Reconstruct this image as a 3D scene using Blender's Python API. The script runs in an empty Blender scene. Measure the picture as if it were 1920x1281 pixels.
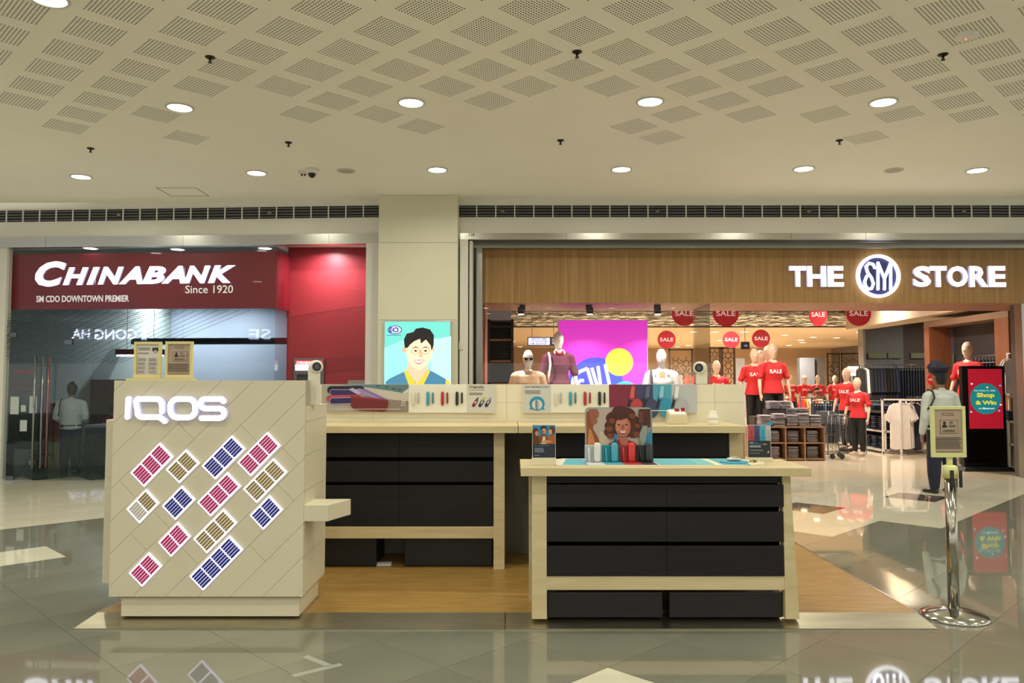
import bpy, math, random
from mathutils import Matrix, Vector
from mathutils.bvhtree import BVHTree
random.seed(7)
SC = bpy.context.scene
COL = SC.collection
R = math.radians

# ------------------------------------------------------------------ camera
F = 1465.0; HOR = 715.0; CAMZ = 1.5
TH = math.atan((HOR - 640.5) / F); CT, ST = math.cos(TH), math.sin(TH)
cam_d = bpy.data.cameras.new('camera'); cam = bpy.data.objects.new('camera', cam_d); COL.objects.link(cam)
cam_d.sensor_width = 36; cam_d.lens = F / 1920 * 36; cam_d.clip_end = 200
cam.location = (0, 0, CAMZ); cam.rotation_euler = (math.pi / 2 + TH, 0, 0)
SC.camera = cam
# ------------------------------------------------------------------ world, exposure
W = bpy.data.worlds.new('world'); SC.world = W; W.use_nodes = True
W.node_tree.nodes['Background'].inputs[0].default_value = (1.0, 0.975, 0.84, 1)
W.node_tree.nodes['Background'].inputs[1].default_value = 0.95
SC.view_settings.view_transform = 'Standard'; SC.view_settings.look = 'None'
SC.view_settings.gamma = 1.0; SC.view_settings.use_curve_mapping = False
SC.view_settings.exposure = 0.42
LAMP_W = 14.0          # one mall downlight
CEIL = 4.22            # mall ceiling height
LAMP_COL = (1.0, 0.965, 0.82)

# ------------------------------------------------------------------ helpers
def ray(px, py):
    a = (px - 960) / F; b = (640.5 - py) / F
    return Vector((a, CT - b * ST, ST + b * CT))
def at(px, py, Y):
    d = ray(px, py); t = Y / d.y
    return Vector((d.x * t, Y, CAMZ + d.z * t))
def atz(px, py, Z):
    d = ray(px, py); t = (Z - CAMZ) / d.z
    return Vector((d.x * t, d.y * t, Z))
def rect(x0, x1, y0, y1, Y):          # pixel rectangle -> X0,X1,Z0,Z1 on the plane at depth Y
    ym = (y0 + y1) / 2; xm = (x0 + x1) / 2
    return at(x0, ym, Y).x, at(x1, ym, Y).x, at(xm, y1, Y).z, at(xm, y0, Y).z

def lin(h):
    h = h.lstrip('#'); o = []
    for i in (0, 2, 4):
        v = int(h[i:i + 2], 16) / 255
        o.append(v / 12.92 if v <= .04045 else ((v + .055) / 1.055) ** 2.4)
    return (*o, 1)

_M = {}
def M(h, rough=.5, metal=0., emit=0., var=0., vs=6., spec=.5, stretch=None, bump=0., trans=0.):
    key = (h, rough, metal, emit, var, vs, spec, stretch, bump, trans)
    if key in _M: return _M[key]
    m = bpy.data.materials.new('paint_%d' % len(_M)); m.use_nodes = True
    nt = m.node_tree; b = nt.nodes['Principled BSDF']
    col = lin(h)
    b.inputs['Base Color'].default_value = col
    b.inputs['Roughness'].default_value = rough; b.inputs['Metallic'].default_value = metal
    b.inputs['Specular IOR Level'].default_value = spec
    if emit:
        b.inputs['Emission Color'].default_value = col; b.inputs['Emission Strength'].default_value = emit
    if var or bump:
        tc = nt.nodes.new('ShaderNodeTexCoord'); mp = nt.nodes.new('ShaderNodeMapping')
        if stretch: mp.inputs['Scale'].default_value = stretch
        nz = nt.nodes.new('ShaderNodeTexNoise'); nz.inputs['Scale'].default_value = vs; nz.inputs['Detail'].default_value = 4
        nt.links.new(tc.outputs['Object'], mp.inputs[0]); nt.links.new(mp.outputs[0], nz.inputs['Vector'])
        if var:
            rp = nt.nodes.new('ShaderNodeValToRGB')
            rp.color_ramp.elements[0].position = .3; rp.color_ramp.elements[1].position = .7
            rp.color_ramp.elements[0].color = (*[c * (1 - var) for c in col[:3]], 1)
            rp.color_ramp.elements[1].color = (*[min(1, c * (1 + var)) for c in col[:3]], 1)
            nt.links.new(nz.outputs['Fac'], rp.inputs[0]); nt.links.new(rp.outputs[0], b.inputs['Base Color'])
            if emit: nt.links.new(rp.outputs[0], b.inputs['Emission Color'])
        if bump:
            bp = nt.nodes.new('ShaderNodeBump'); bp.inputs['Strength'].default_value = bump; bp.inputs['Distance'].default_value = .02 if bump < .8 else .12
            nt.links.new(nz.outputs['Fac'], bp.inputs['Height']); nt.links.new(bp.outputs[0], b.inputs['Normal'])
    _M[key] = m
    return m

def glass_mat(name, tint, boost=1.0, film=None):
    m = bpy.data.materials.new(name); m.use_nodes = True; nt = m.node_tree; nt.nodes.clear()
    o = nt.nodes.new('ShaderNodeOutputMaterial'); mix = nt.nodes.new('ShaderNodeMixShader')
    t = nt.nodes.new('ShaderNodeBsdfTransparent'); t.inputs[0].default_value = (*tint, 1)
    g = nt.nodes.new('ShaderNodeBsdfGlossy'); g.inputs['Roughness'].default_value = 0.0
    fr = nt.nodes.new('ShaderNodeFresnel'); fr.inputs[0].default_value = 1.5
    mu = nt.nodes.new('ShaderNodeMath'); mu.operation = 'MULTIPLY'; mu.inputs[1].default_value = boost; mu.use_clamp = True
    nt.links.new(fr.outputs[0], mu.inputs[0]); nt.links.new(mu.outputs[0], mix.inputs[0])
    nt.links.new(t.outputs[0], mix.inputs[1]); nt.links.new(g.outputs[0], mix.inputs[2])
    last = mix
    if film:                       # frosted print: fine slanting lines fading out with height
        tc = nt.nodes.new('ShaderNodeTexCoord'); wv = nt.nodes.new('ShaderNodeTexWave')
        wv.inputs['Scale'].default_value = 14; wv.inputs['Distortion'].default_value = 1.5; wv.bands_direction = 'DIAGONAL'
        nt.links.new(tc.outputs['Object'], wv.inputs[0])
        sx = nt.nodes.new('ShaderNodeSeparateXYZ'); nt.links.new(tc.outputs['Object'], sx.inputs[0])
        mr = nt.nodes.new('ShaderNodeMapRange'); mr.inputs[1].default_value = 0; mr.inputs[2].default_value = film
        mr.inputs[3].default_value = .28; mr.inputs[4].default_value = 0
        nt.links.new(sx.outputs[2], mr.inputs[0])
        gt = nt.nodes.new('ShaderNodeMath'); gt.operation = 'GREATER_THAN'; gt.inputs[1].default_value = .55
        nt.links.new(wv.outputs['Fac'], gt.inputs[0])
        ml = nt.nodes.new('ShaderNodeMath'); ml.operation = 'MULTIPLY'
        nt.links.new(gt.outputs[0], ml.inputs[0]); nt.links.new(mr.outputs[0], ml.inputs[1])
        df = nt.nodes.new('ShaderNodeBsdfDiffuse'); df.inputs[0].default_value = lin('#3d4c48')
        m2 = nt.nodes.new('ShaderNodeMixShader')
        nt.links.new(ml.outputs[0], m2.inputs[0]); nt.links.new(mix.outputs[0], m2.inputs[1]); nt.links.new(df.outputs[0], m2.inputs[2])
        last = m2
    nt.links.new(last.outputs[0], o.inputs[0])
    return m

def wood(name, c1, c2, scale, rough=.45, dist=1.2, coat=0, seams=None):
    m = bpy.data.materials.new(name); m.use_nodes = True; nt = m.node_tree; b = nt.nodes['Principled BSDF']
    tc = nt.nodes.new('ShaderNodeTexCoord'); mp = nt.nodes.new('ShaderNodeMapping'); mp.inputs['Scale'].default_value = scale
    nz = nt.nodes.new('ShaderNodeTexNoise'); nz.inputs['Scale'].default_value = 1; nz.inputs['Detail'].default_value = 6; nz.inputs['Distortion'].default_value = dist
    rp = nt.nodes.new('ShaderNodeValToRGB'); e = rp.color_ramp.elements
    e[0].position = .32; e[1].position = .68; e[0].color = lin(c1); e[1].color = lin(c2)
    nt.links.new(tc.outputs['Object'], mp.inputs[0]); nt.links.new(mp.outputs[0], nz.inputs['Vector'])
    nt.links.new(nz.outputs['Fac'], rp.inputs[0]); nt.links.new(rp.outputs[0], b.inputs['Base Color'])
    b.inputs['Roughness'].default_value = rough
    return m

def dots_mat():
    m = bpy.data.materials.new('perforated_board'); m.use_nodes = True; nt = m.node_tree; b = nt.nodes['Principled BSDF']
    tc = nt.nodes.new('ShaderNodeTexCoord')
    sc = nt.nodes.new('ShaderNodeVectorMath'); sc.operation = 'MULTIPLY'; sc.inputs[1].default_value = (14 / .38, 14 / .38, 0)
    fr = nt.nodes.new('ShaderNodeVectorMath'); fr.operation = 'FRACTION'
    sb = nt.nodes.new('ShaderNodeVectorMath'); sb.operation = 'SUBTRACT'; sb.inputs[1].default_value = (.5, .5, 0)
    ln = nt.nodes.new('ShaderNodeVectorMath'); ln.operation = 'LENGTH'
    lt = nt.nodes.new('ShaderNodeMath'); lt.operation = 'LESS_THAN'; lt.inputs[1].default_value = .27
    mx = nt.nodes.new('ShaderNodeMix'); mx.data_type = 'RGBA'
    mx.inputs[6].default_value = lin(CEIL_HEX); mx.inputs[7].default_value = lin('#2c281c')
    nt.links.new(tc.outputs['Object'], sc.inputs[0]); nt.links.new(sc.outputs[0], fr.inputs[0]); nt.links.new(fr.outputs[0], sb.inputs[0])
    nt.links.new(sb.outputs[0], ln.inputs[0]); nt.links.new(ln.outputs['Value'], lt.inputs[0])
    nt.links.new(lt.outputs[0], mx.inputs[0]); nt.links.new(mx.outputs[2], b.inputs['Base Color'])
    b.inputs['Roughness'].default_value = .8
    return m

WM = {}    # world matrix of every Empty we make
def setprops(o, label=None, cat=None, group=None, kind=None):
    if label: o['label'] = label
    if cat: o['category'] = cat
    if group: o['group'] = group
    if kind: o['kind'] = kind
    return o
def thing(name, label, cat, loc=(0, 0, 0), rz=0., group=None, kind=None):
    o = bpy.data.objects.new(name, None); COL.objects.link(o)
    o.location = loc; o.rotation_euler = (0, 0, rz); o.empty_display_size = .1
    WM[o.name] = Matrix.Translation(loc) @ Matrix.Rotation(rz, 4, 'Z')
    return setprops(o, label, cat, group, kind)

class MB:
    def __init__(s): s.v = []; s.f = []; s.m = []; s.sm = []; s.mi = 0; s.smooth = False
    def face(s, idx):
        s.f.append(idx); s.m.append(s.mi); s.sm.append(s.smooth)
    def add(s, vs, fs):
        n = len(s.v); s.v += [Vector(v) for v in vs]
        for f in fs: s.face([i + n for i in f])
    def box(s, x0, x1, y0, y1, z0, z1):
        s.hexa([(x0, y0, z0), (x1, y0, z0), (x1, y1, z0), (x0, y1, z0), (x0, y0, z1), (x1, y0, z1), (x1, y1, z1), (x0, y1, z1)]); return s
    def hexa(s, p):
        s.add(p, [(0, 3, 2, 1), (4, 5, 6, 7), (0, 1, 5, 4), (1, 2, 6, 5), (2, 3, 7, 6), (3, 0, 4, 7)]); return s
    def quad(s, a, b, c, d): s.add([a, b, c, d], [(0, 1, 2, 3)]); return s
    def pbox(s, x0, x1, y0, y1, Y, dep):       # a box whose front (facing the room) fills a pixel rectangle at depth Y
        a, b, c, d = rect(x0, x1, y0, y1, Y); return s.box(a, b, Y, Y + dep, c, d)
    def prism(s, poly, Y, dep):                # polygon in (x, z), counter-clockwise seen from -Y, extruded to +Y
        n = len(poly)
        a = sum(poly[i][0] * poly[(i + 1) % n][1] - poly[(i + 1) % n][0] * poly[i][1] for i in range(n))
        if a < 0: poly = poly[::-1]
        vs = [(x, Y, z) for x, z in poly] + [(x, Y + dep, z) for x, z in poly]
        s.add(vs, [tuple(range(n)), tuple(range(2 * n - 1, n - 1, -1))] + [(i + n, (i + 1) % n + n, (i + 1) % n, i) for i in range(n)]); return s
    def slab(s, poly, z0, z1):                 # polygon in (x, y) extruded in z
        n = len(poly)
        a = sum(poly[i][0] * poly[(i + 1) % n][1] - poly[(i + 1) % n][0] * poly[i][1] for i in range(n))
        if a < 0: poly = poly[::-1]
        vs = [(x, y, z0) for x, y in poly] + [(x, y, z1) for x, y in poly]
        s.add(vs, [tuple(range(n - 1, -1, -1)), tuple(range(n, 2 * n))] + [(i, (i + 1) % n, (i + 1) % n + n, i + n) for i in range(n)]); return s
    def cyl(s, p0, p1, r0, r1=None, n=12):
        return s.tube([p0, p1], [r0, r0 if r1 is None else r1], n)
    def tube(s, pts, rad, n=8, ry=None, closed=False):
        pts = [Vector(p) for p in pts]
        if not hasattr(rad, '__len__'): rad = [rad] * len(pts)
        if ry is None: ry = rad
        rings = []; L = len(pts)
        for i, p in enumerate(pts):
            if closed: t = pts[(i + 1) % L] - pts[i - 1]
            else: t = pts[min(i + 1, L - 1)] - pts[max(i - 1, 0)]
            t.normalize()
            ref = Vector((1, 0, 0)) if abs(t.x) < .9 else Vector((0, 0, 1))
            a = (ref - t * ref.dot(t)).normalized(); b = t.cross(a)
            base = len(s.v)
            for k in range(n):
                w = 2 * math.pi * k / n
                s.v.append(p + a * math.cos(w) * rad[i] + b * math.sin(w) * ry[i])
            rings.append(base)
        sm = s.smooth; s.smooth = True
        for i in range(L if closed else L - 1):
            A, B = rings[i], rings[(i + 1) % L]
            for k in range(n): s.face([A + k, A + (k + 1) % n, B + (k + 1) % n, B + k])
        s.smooth = sm
        if not closed:
            s.face([rings[0] + k for k in range(n - 1, -1, -1)]); s.face([rings[-1] + k for k in range(n)])
        return s
    def lathe(s, prof, c=(0, 0, 0), n=24, smooth=True, axis='Z'):   # prof: (r, h) from bottom to top
        c = Vector(c); base = len(s.v)
        for r, h in prof:
            for k in range(n):
                w = 2 * math.pi * k / n; x, y = r * math.cos(w), r * math.sin(w)
                s.v.append(c + (Vector((x, y, h)) if axis == 'Z' else Vector((x, -h, y)) if axis == 'Y' else Vector((h, x, y))))
        sm = s.smooth; s.smooth = smooth
        for i in range(len(prof) - 1):
            for k in range(n):
                s.face([base + i * n + k, base + i * n + (k + 1) % n, base + (i + 1) * n + (k + 1) % n, base + (i + 1) * n + k])
        s.smooth = sm
        s.face([base + k for k in range(n - 1, -1, -1)]); s.face([base + (len(prof) - 1) * n + k for k in range(n)])
        return s
    def stroke(s, pts, w, Y, dep, n=14):       # thick line with round ends in the x,z plane
        for (a, b) in zip(pts[:-1], pts[1:]):
            d = Vector((b[0] - a[0], b[1] - a[1]))
            if d.length < 1e-6: continue
            nn = Vector((-d.y, d.x)).normalized() * w / 2
            s.prism([(a[0] + nn.x, a[1] + nn.y), (a[0] - nn.x, a[1] - nn.y), (b[0] - nn.x, b[1] - nn.y), (b[0] + nn.x, b[1] + nn.y)], Y, dep)
        for p in pts: s.disc(p[0], p[1], w / 2, Y, dep, n)
        return s
    def disc(s, x, z, r, Y, dep, n=24, rz=None):
        rz = rz or r
        s.prism([(x + r * math.cos(2 * math.pi * k / n), z + rz * math.sin(2 * math.pi * k / n)) for k in range(n)], Y, dep); return s
    def ring(s, x, z, r0, r1, Y, dep, n=40):
        P = lambda r, k, y: (x + r * math.cos(2 * math.pi * k / n), y, z + r * math.sin(2 * math.pi * k / n))
        for k in range(n):
            s.hexa([P(r0, k, Y), P(r1, k, Y), P(r1, k, Y + dep), P(r0, k, Y + dep), P(r0, k + 1, Y), P(r1, k + 1, Y), P(r1, k + 1, Y + dep), P(r0, k + 1, Y + dep)])
        return s
    def mesh(s, mats, off=None, mat=None):
        me = bpy.data.meshes.new('mesh'); vs = s.v
        if mat is not None: vs = [mat @ v for v in vs]
        elif off is not None: vs = [v - off for v in vs]
        me.from_pydata([tuple(v) for v in vs], [], s.f)
        for m in (mats if isinstance(mats, (list, tuple)) else [mats]): me.materials.append(m)
        me.polygons.foreach_set('material_index', s.m); me.polygons.foreach_set('use_smooth', s.sm)
        me.update(); return me
    def build(s, name, mats, parent=None, label=None, cat=None, group=None, kind=None, bevel=0, origin=None):
        """parent given: the geometry is in world space and becomes a part; else a thing of its own, origin at its base"""
        if parent is not None:
            root = parent
            while root.parent is not None: root = root.parent
            if root.name not in WM: WM[root.name] = Matrix.Translation(root.location) @ Matrix.Rotation(root.rotation_euler.z, 4, 'Z')
            me = s.mesh(mats, mat=WM[root.name].inverted())
            o = bpy.data.objects.new(name, me); COL.objects.link(o); o.parent = parent
        else:
            if origin is None:
                xs = [v.x for v in s.v]; ys = [v.y for v in s.v]; zs = [v.z for v in s.v]
                origin = Vector(((min(xs) + max(xs)) / 2, (min(ys) + max(ys)) / 2, min(zs)))
            me = s.mesh(mats, off=Vector(origin))
            o = bpy.data.objects.new(name, me); COL.objects.link(o); o.location = origin
            WM[o.name] = Matrix.Translation(origin)
        if bevel:
            b = o.modifiers.new('bevel', 'BEVEL'); b.width = bevel; b.segments = 2; b.limit_method = 'ANGLE'
        return setprops(o, label, cat, group, kind)

def part(name, mat, parent, bevel=0, **k):      # part(name, mat, parent, box=(..)) shortcut
    mb = MB()
    if 'box' in k: mb.box(*k['box'])
    if 'pbox' in k: mb.pbox(*k['pbox'])
    return mb.build(name, mat, parent, bevel=bevel)

def dup(root, loc, rz=0., label=None, group=None, scale=1., swap=None):
    def cp(o, parent):
        c = o.copy(); COL.objects.link(c); c.parent = parent
        if swap and o.name.split('.')[0] in swap: c.data = swap[o.name.split('.')[0]]
        for ch in o.children: cp(ch, c)
        return c
    r = cp(root, None); r.location = loc; r.rotation_euler = (0, 0, rz); r.scale = (scale,) * 3 if not hasattr(scale, '__len__') else scale
    if label: r['label'] = label
    if group: r['group'] = group
    WM[r.name] = Matrix.Translation(loc) @ Matrix.Rotation(rz, 4, 'Z')
    return r

def text_verts(s, bold=0., shear=0., spacing=1., extrude=0., res=3):
    cu = bpy.data.curves.new('t', 'FONT'); cu.body = s; cu.size = 1; cu.offset = bold; cu.shear = shear
    cu.space_character = spacing; cu.resolution_u = res; cu.fill_mode = 'BOTH' if extrude else 'FRONT'; cu.extrude = extrude
    ob = bpy.data.objects.new('t', cu); COL.objects.link(ob)
    dg = bpy.context.evaluated_depsgraph_get(); me = bpy.data.meshes.new_from_object(ob.evaluated_get(dg))
    v = [x.co.copy() for x in me.vertices]; f = [list(p.vertices) for p in me.polygons]
    bpy.data.objects.remove(ob); bpy.data.curves.remove(cu); bpy.data.meshes.remove(me)
    return v, f
def add_text(mb, s, box, Y, dep=0., bold=0., shear=0., mirror=False, keep=None, spacing=1.):
    """fit the text into box = (X0, X1, Z0, Z1) on the plane Y, facing -Y"""
    v, f = text_verts(s, bold, shear, spacing, extrude=.5 if dep else 0.)
    if not v: return mb
    x0 = min(p.x for p in v); x1 = max(p.x for p in v); y0 = min(p.y for p in v); y1 = max(p.y for p in v)
    X0, X1, Z0, Z1 = box; n = len(mb.v)
    for p in v:
        u = (p.x - x0) / max(1e-6, x1 - x0); w = (p.y - y0) / max(1e-6, y1 - y0)
        if mirror: u = 1 - u
        mb.v.append(Vector((X0 + u * (X1 - X0), Y + dep / 2 - p.z * dep, Z0 + w * (Z1 - Z0))))
    for q in f: mb.face([i + n for i in (q[::-1] if mirror else q)])
    return mb

def front_lit(mb):
    """material 0 on the faces that look at the room (-Y), 1 on all others"""
    for i, f in enumerate(mb.f):
        n = (mb.v[f[1]] - mb.v[f[0]]).cross(mb.v[f[2]] - mb.v[f[1]])
        mb.m[i] = 0 if n.length > 0 and n.normalized().y < -.7 else 1
    return mb
class Print:
    """flat print on a board that faces the room: shapes in 0..1 board coordinates, one layer over the other"""
    def __init__(s, X0, X1, Z0, Z1, Y): s.b = (X0, X1, Z0, Z1); s.Y = Y; s.mb = MB(); s.mats = []; s.k = 0; s.emit = 0.; s.rough = .45
    def mat(s, h):
        m = M(h, s.rough, emit=s.emit)
        if m not in s.mats: s.mats.append(m)
        s.mb.mi = s.mats.index(m); s.k += 1
    def pt(s, u, v): X0, X1, Z0, Z1 = s.b; return (X0 + u * (X1 - X0), Z0 + v * (Z1 - Z0))
    @property
    def y(s): return s.Y - .0006 * s.k
    def poly(s, h, pts):
        s.mat(h); P = [s.pt(*p) for p in pts]; n = len(P)
        a = sum(P[i][0] * P[(i + 1) % n][1] - P[(i + 1) % n][0] * P[i][1] for i in range(n))
        if a < 0: P = P[::-1]
        s.mb.add([(x, s.y, z) for x, z in P], [tuple(range(n))]); return s
    def rc(s, h, u0, u1, v0, v1): return s.poly(h, [(u0, v0), (u1, v0), (u1, v1), (u0, v1)])
    def el(s, h, u, v, ru, rv, n=28, a0=0, a1=360, rot=0):
        asp = (s.b[1] - s.b[0]) / (s.b[3] - s.b[2]); c, q = math.cos(R(rot)), math.sin(R(rot)); P = []
        full = a1 - a0 >= 360
        for k in range(n if full else n + 1):
            w = R(a0 + (a1 - a0) * k / n); x, y = ru * math.cos(w) * asp, rv * math.sin(w)
            P.append((u + (x * c - y * q) / asp, v + x * q + y * c))
        return s.poly(h, P)
    def tx(s, h, t, u0, u1, v0, v1, bold=0., shear=0., mirror=False):
        s.mat(h); a = s.pt(u0, v0); b = s.pt(u1, v1)
        add_text(s.mb, t, (a[0], b[0], a[1], b[1]), s.y, 0, bold, shear, mirror); return s
    def lines(s, h, u0, u1, v0, v1, n, jit=.15):
        s.mat(h); rnd = random.Random(n)
        for i in range(n):
            v = v1 - (i + .5) * (v1 - v0) / n; t = (v1 - v0) / n * .22; uu = u1 - (u1 - u0) * jit * rnd.random()
            P = [s.pt(u0, v - t), s.pt(uu, v - t), s.pt(uu, v + t), s.pt(u0, v + t)]
            s.mb.add([(x, s.y, z) for x, z in P], [(0, 1, 2, 3)])
        return s
    def build(s, name, parent): return s.mb.build(name, s.mats, parent)

def blob(chains, voxel=.014, smooth=6):
    """one continuous skin around tapered chains: each chain = [(x, y, z, rx, ry), ...]"""
    mb = MB()
    for ch in chains:
        P = [Vector(c[:3]) for c in ch]; rx = [c[3] for c in ch]; ry = [c[4] if len(c) > 4 else c[3] for c in ch]
        t0 = (P[0] - P[1]).normalized(); t1 = (P[-1] - P[-2]).normalized(); m0 = min(rx[0], ry[0]); m1 = min(rx[-1], ry[-1])
        P = [P[0] + t0 * m0 * .75, P[0] + t0 * m0 * .45] + P + [P[-1] + t1 * m1 * .45, P[-1] + t1 * m1 * .75]
        rx = [rx[0] * .45, rx[0] * .82] + rx + [rx[-1] * .82, rx[-1] * .45]; ry = [ry[0] * .45, ry[0] * .82] + ry + [ry[-1] * .82, ry[-1] * .45]
        mb.tube(P, rx, 16, ry)
    me = mb.mesh([]); ob = bpy.data.objects.new('b', me); COL.objects.link(ob)
    r = ob.modifiers.new('r', 'REMESH'); r.mode = 'VOXEL'; r.voxel_size = voxel; r.use_smooth_shade = True
    if smooth: q = ob.modifiers.new('s', 'SMOOTH'); q.iterations = smooth; q.factor = .5
    dg = bpy.context.evaluated_depsgraph_get(); out = bpy.data.meshes.new_from_object(ob.evaluated_get(dg))
    bpy.data.objects.remove(ob)
    out.polygons.foreach_set('use_smooth', [True] * len(out.polygons)); out.update()
    return out
def meshpart(name, me, mats, parent, paint=None):
    for m in (mats if isinstance(mats, (list, tuple)) else [mats]): me.materials.append(m)
    if paint:
        for p in me.polygons: p.material_index = paint(p.center)
    o = bpy.data.objects.new(name, me); COL.objects.link(o); o.parent = parent
    return o
def cut_below(me, z):
    """a flat hem: drop everything under z"""
    import bmesh
    bm = bmesh.new(); bm.from_mesh(me)
    bmesh.ops.bisect_plane(bm, geom=bm.verts[:] + bm.edges[:] + bm.faces[:], plane_co=(0, 0, z), plane_no=(0, 0, 1), clear_inner=True)
    bm.to_mesh(me); bm.free(); return me
def wrap_text(s, me, box, off=.004, bold=.02, side=-1):
    """text laid on the front of a curved mesh (box: x0, x1, z0, z1)"""
    bvh = BVHTree.FromPolygons([v.co for v in me.vertices], [p.vertices for p in me.polygons]); mb = MB()
    add_text(mb, s, box, 0, 0, bold)
    for v in mb.v:
        h = bvh.ray_cast(Vector((v.x, side * 2, v.z)), Vector((0, -side, 0)))
        v.y = (h[0].y if h[0] else 0) + side * off
    return mb
# ================================================================== STRUCTURE: mall shell
CEIL_HEX = '#f7f4e6'
m_ceil = M(CEIL_HEX, .8, var=.02, vs=.7)
m_white = M('#dedcd2', .6, var=.02, vs=1.5)
m_dark = M('#14151a', .6)
m_steel = M('#b9b8b0', .28, 1., var=.08, vs=3, stretch=(.3, 1, 30))
m_steel_v = M('#a8a9a4', .32, 1., var=.1, vs=3, stretch=(30, 1, .3))
m_chrome = M('#c9c9c4', .12, 1.)
m_cream = M('#e8dfc6', .45, var=.02, vs=3)
m_lampface = M('#fff6e2', .3, emit=14.)
YW = 11.55
# ceiling slab
ceil = MB().box(-27, 16, -10, YW + .25, CEIL, CEIL + .1).build('ceiling', m_ceil, kind='structure', label='cream plaster mall ceiling with square patches of perforations', origin=(0, 0, CEIL))
m_dots = dots_mat()
tile_me = MB().hexa([(-.19, -.19, -.004), (.19, -.19, -.004), (.19, .19, -.004), (-.19, .19, -.004), (-.19, -.19, 0), (.19, -.19, 0), (.19, .19, 0), (-.19, .19, 0)]).mesh(m_dots)
KEEP = {4: (-7, -6, -3, -1, 2, 5, 6), 5: (-6, -5, -3, -2, 2, 3, 4, 5, 6, 7), 6: (-7, -2, 1), 7: (-5, 2, 5)}
for j in range(-3, 8):
    for k in range(-8, 9):
        if j in KEEP and k not in KEEP[j]: continue
        x = (.54 if j % 2 == 0 else .16) + .755 * k; y = 5.95 + .378 * j
        if abs(x) > .75 * y + .4: continue
        o = bpy.data.objects.new('perforated_panel', tile_me); COL.objects.link(o); o.parent = ceil
        o.location = (x * 1.004, y, 0); o.rotation_euler = (0, 0, R(45))
# access hatch in the ceiling
hp = [atz(297, 352, CEIL), atz(365, 351, CEIL), atz(381, 360, CEIL), atz(322, 371, CEIL)]
x0 = (hp[0].x + hp[3].x) / 2; x1 = (hp[1].x + hp[2].x) / 2; y0 = hp[0].y; y1 = hp[2].y + .25
mb = MB(); g = .012
for b in ((x0, x1, y0, y0 + g), (x0, x1, y1 - g, y1), (x0, x0 + g, y0, y1), (x1 - g, x1, y0, y1)): mb.box(*b, CEIL - .003, CEIL)
mb.build('access_hatch', M('#77736a', .6), ceil)

# mall floor : polished tiles laid on the diagonal
def tile_mat(name, h, var, rough=.07):
    m = M(h, rough, var=var, vs=2.2, spec=.6); return m
m_tg = M('#7a7a6c', .035, var=.10, vs=1.3, spec=.7)
m_tc = M('#d5d1bb', .035, var=.05, vs=1.3, spec=.7)
m_td = M('#544c42', .035, var=.10, vs=1.3, spec=.7)
floor = MB().box(-27, 16, -10, YW + .2, -.1, -.004).build('floor', M('#55534d', .3), kind='structure', label='polished mall floor of diagonal grey and cream tiles', origin=(0, 0, 0))
TS = .61; V0 = 2.6; U0 = 8.8
def tile_me(m):
    h = TS / 2 - .0012
    return MB().box(-h, h, -h, h, -.004, 0).mesh(m)
tmes = {'g': tile_me(m_tg), 'c': tile_me(m_tc), 'd': tile_me(m_td)}
def tile_kind(i, j):          # i along u = (x+y)/sqrt2, j along v = (y-x)/sqrt2
    u = U0 + (i + .5) * TS; v = V0 + (j + .5) * TS
    x = (u - v) / math.sqrt(2); y = (u + v) / math.sqrt(2)
    if (i, j) == (-12, 8): return 'c'
    if (i, j) in ((-10, -1),): return 'c'
    if (i, j) == (3, 1): return 'd'
    if x < -2:
        return 'c' if j >= 11 else 'g'
    if x > 1.5:
        if (i, j) == (0, 2): return 'd'
        if j == 0: return 'c' if i >= 0 else 'g'
        if j >= 1: return 'c' if i >= -2 else 'g'
    return 'g'
tiles = []
for i in range(-40, 30):
    for j in range(-40, 40):
        u = U0 + (i + .5) * TS; v = V0 + (j + .5) * TS
        x = (u - v) / math.sqrt(2); y = (u + v) / math.sqrt(2)
        if y > YW + .55 or y < -6 or abs(x) > 13: continue
        vis = y > 3.2 and abs(x) < .67 * y + .6 and not (abs(x) < 2.1 and 5.6 < y < 12.5)
        tiles.append((y, x, i, j, vis))
tiles.sort(key=lambda t: (not t[4], t[0]))
rest = {'g': MB(), 'c': MB(), 'd': MB()}
for n, (y, x, i, j, vis) in enumerate(tiles):
    k = tile_kind(i, j)
    if vis and n < 290:
        o = bpy.data.objects.new('floor_tile', tmes[k]); COL.objects.link(o); o.parent = floor; o.location = (x, y, 0); o.rotation_euler = (0, 0, R(45))
    else:
        r = TS / math.sqrt(2) - .0016
        rest[k].slab([(x - r, y), (x, y - r), (x + r, y), (x, y + r)], -.004, 0)
mm = MB()
for q, k in enumerate('gcd'):
    n = len(mm.v); mm.v += rest[k].v
    for f in rest[k].f: mm.mi = q; mm.face([a + n for a in f])
mm.build('floor_tile_field', [m_tg, m_tc, m_td], floor, kind='stuff')

# floor drain cover and two strips of clear tape
p = atz(1707, 1069, 0); MB().lathe([(.055, 0), (.055, .003), (.045, .005), (.0449, .003), (.012, .003), (.010, .006)], (p.x, p.y, 0), 24).build('floor_outlet', M('#9a988f', .25, 1.), label='small round steel floor outlet on the grey tiles, right of the platform', cat='floor outlet')
for (a_, b_, l) in (((549, 1268), (640, 1246), 'long strip of clear tape on the front floor tiles'), ((572, 1231), (618, 1249), 'short strip of clear tape on the front floor tiles')):
    a_, b_ = atz(*a_, 0), atz(*b_, 0); d_ = (b_ - a_).normalized(); n_ = Vector((-d_.y, d_.x, 0)) * .02
    MB().slab([(v.x, v.y) for v in (a_ + n_, a_ - n_, b_ - n_, b_ + n_)], .0002, .0008).build('tape_strip', M('#9c9e95', .3), label=l, cat='tape')
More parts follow.
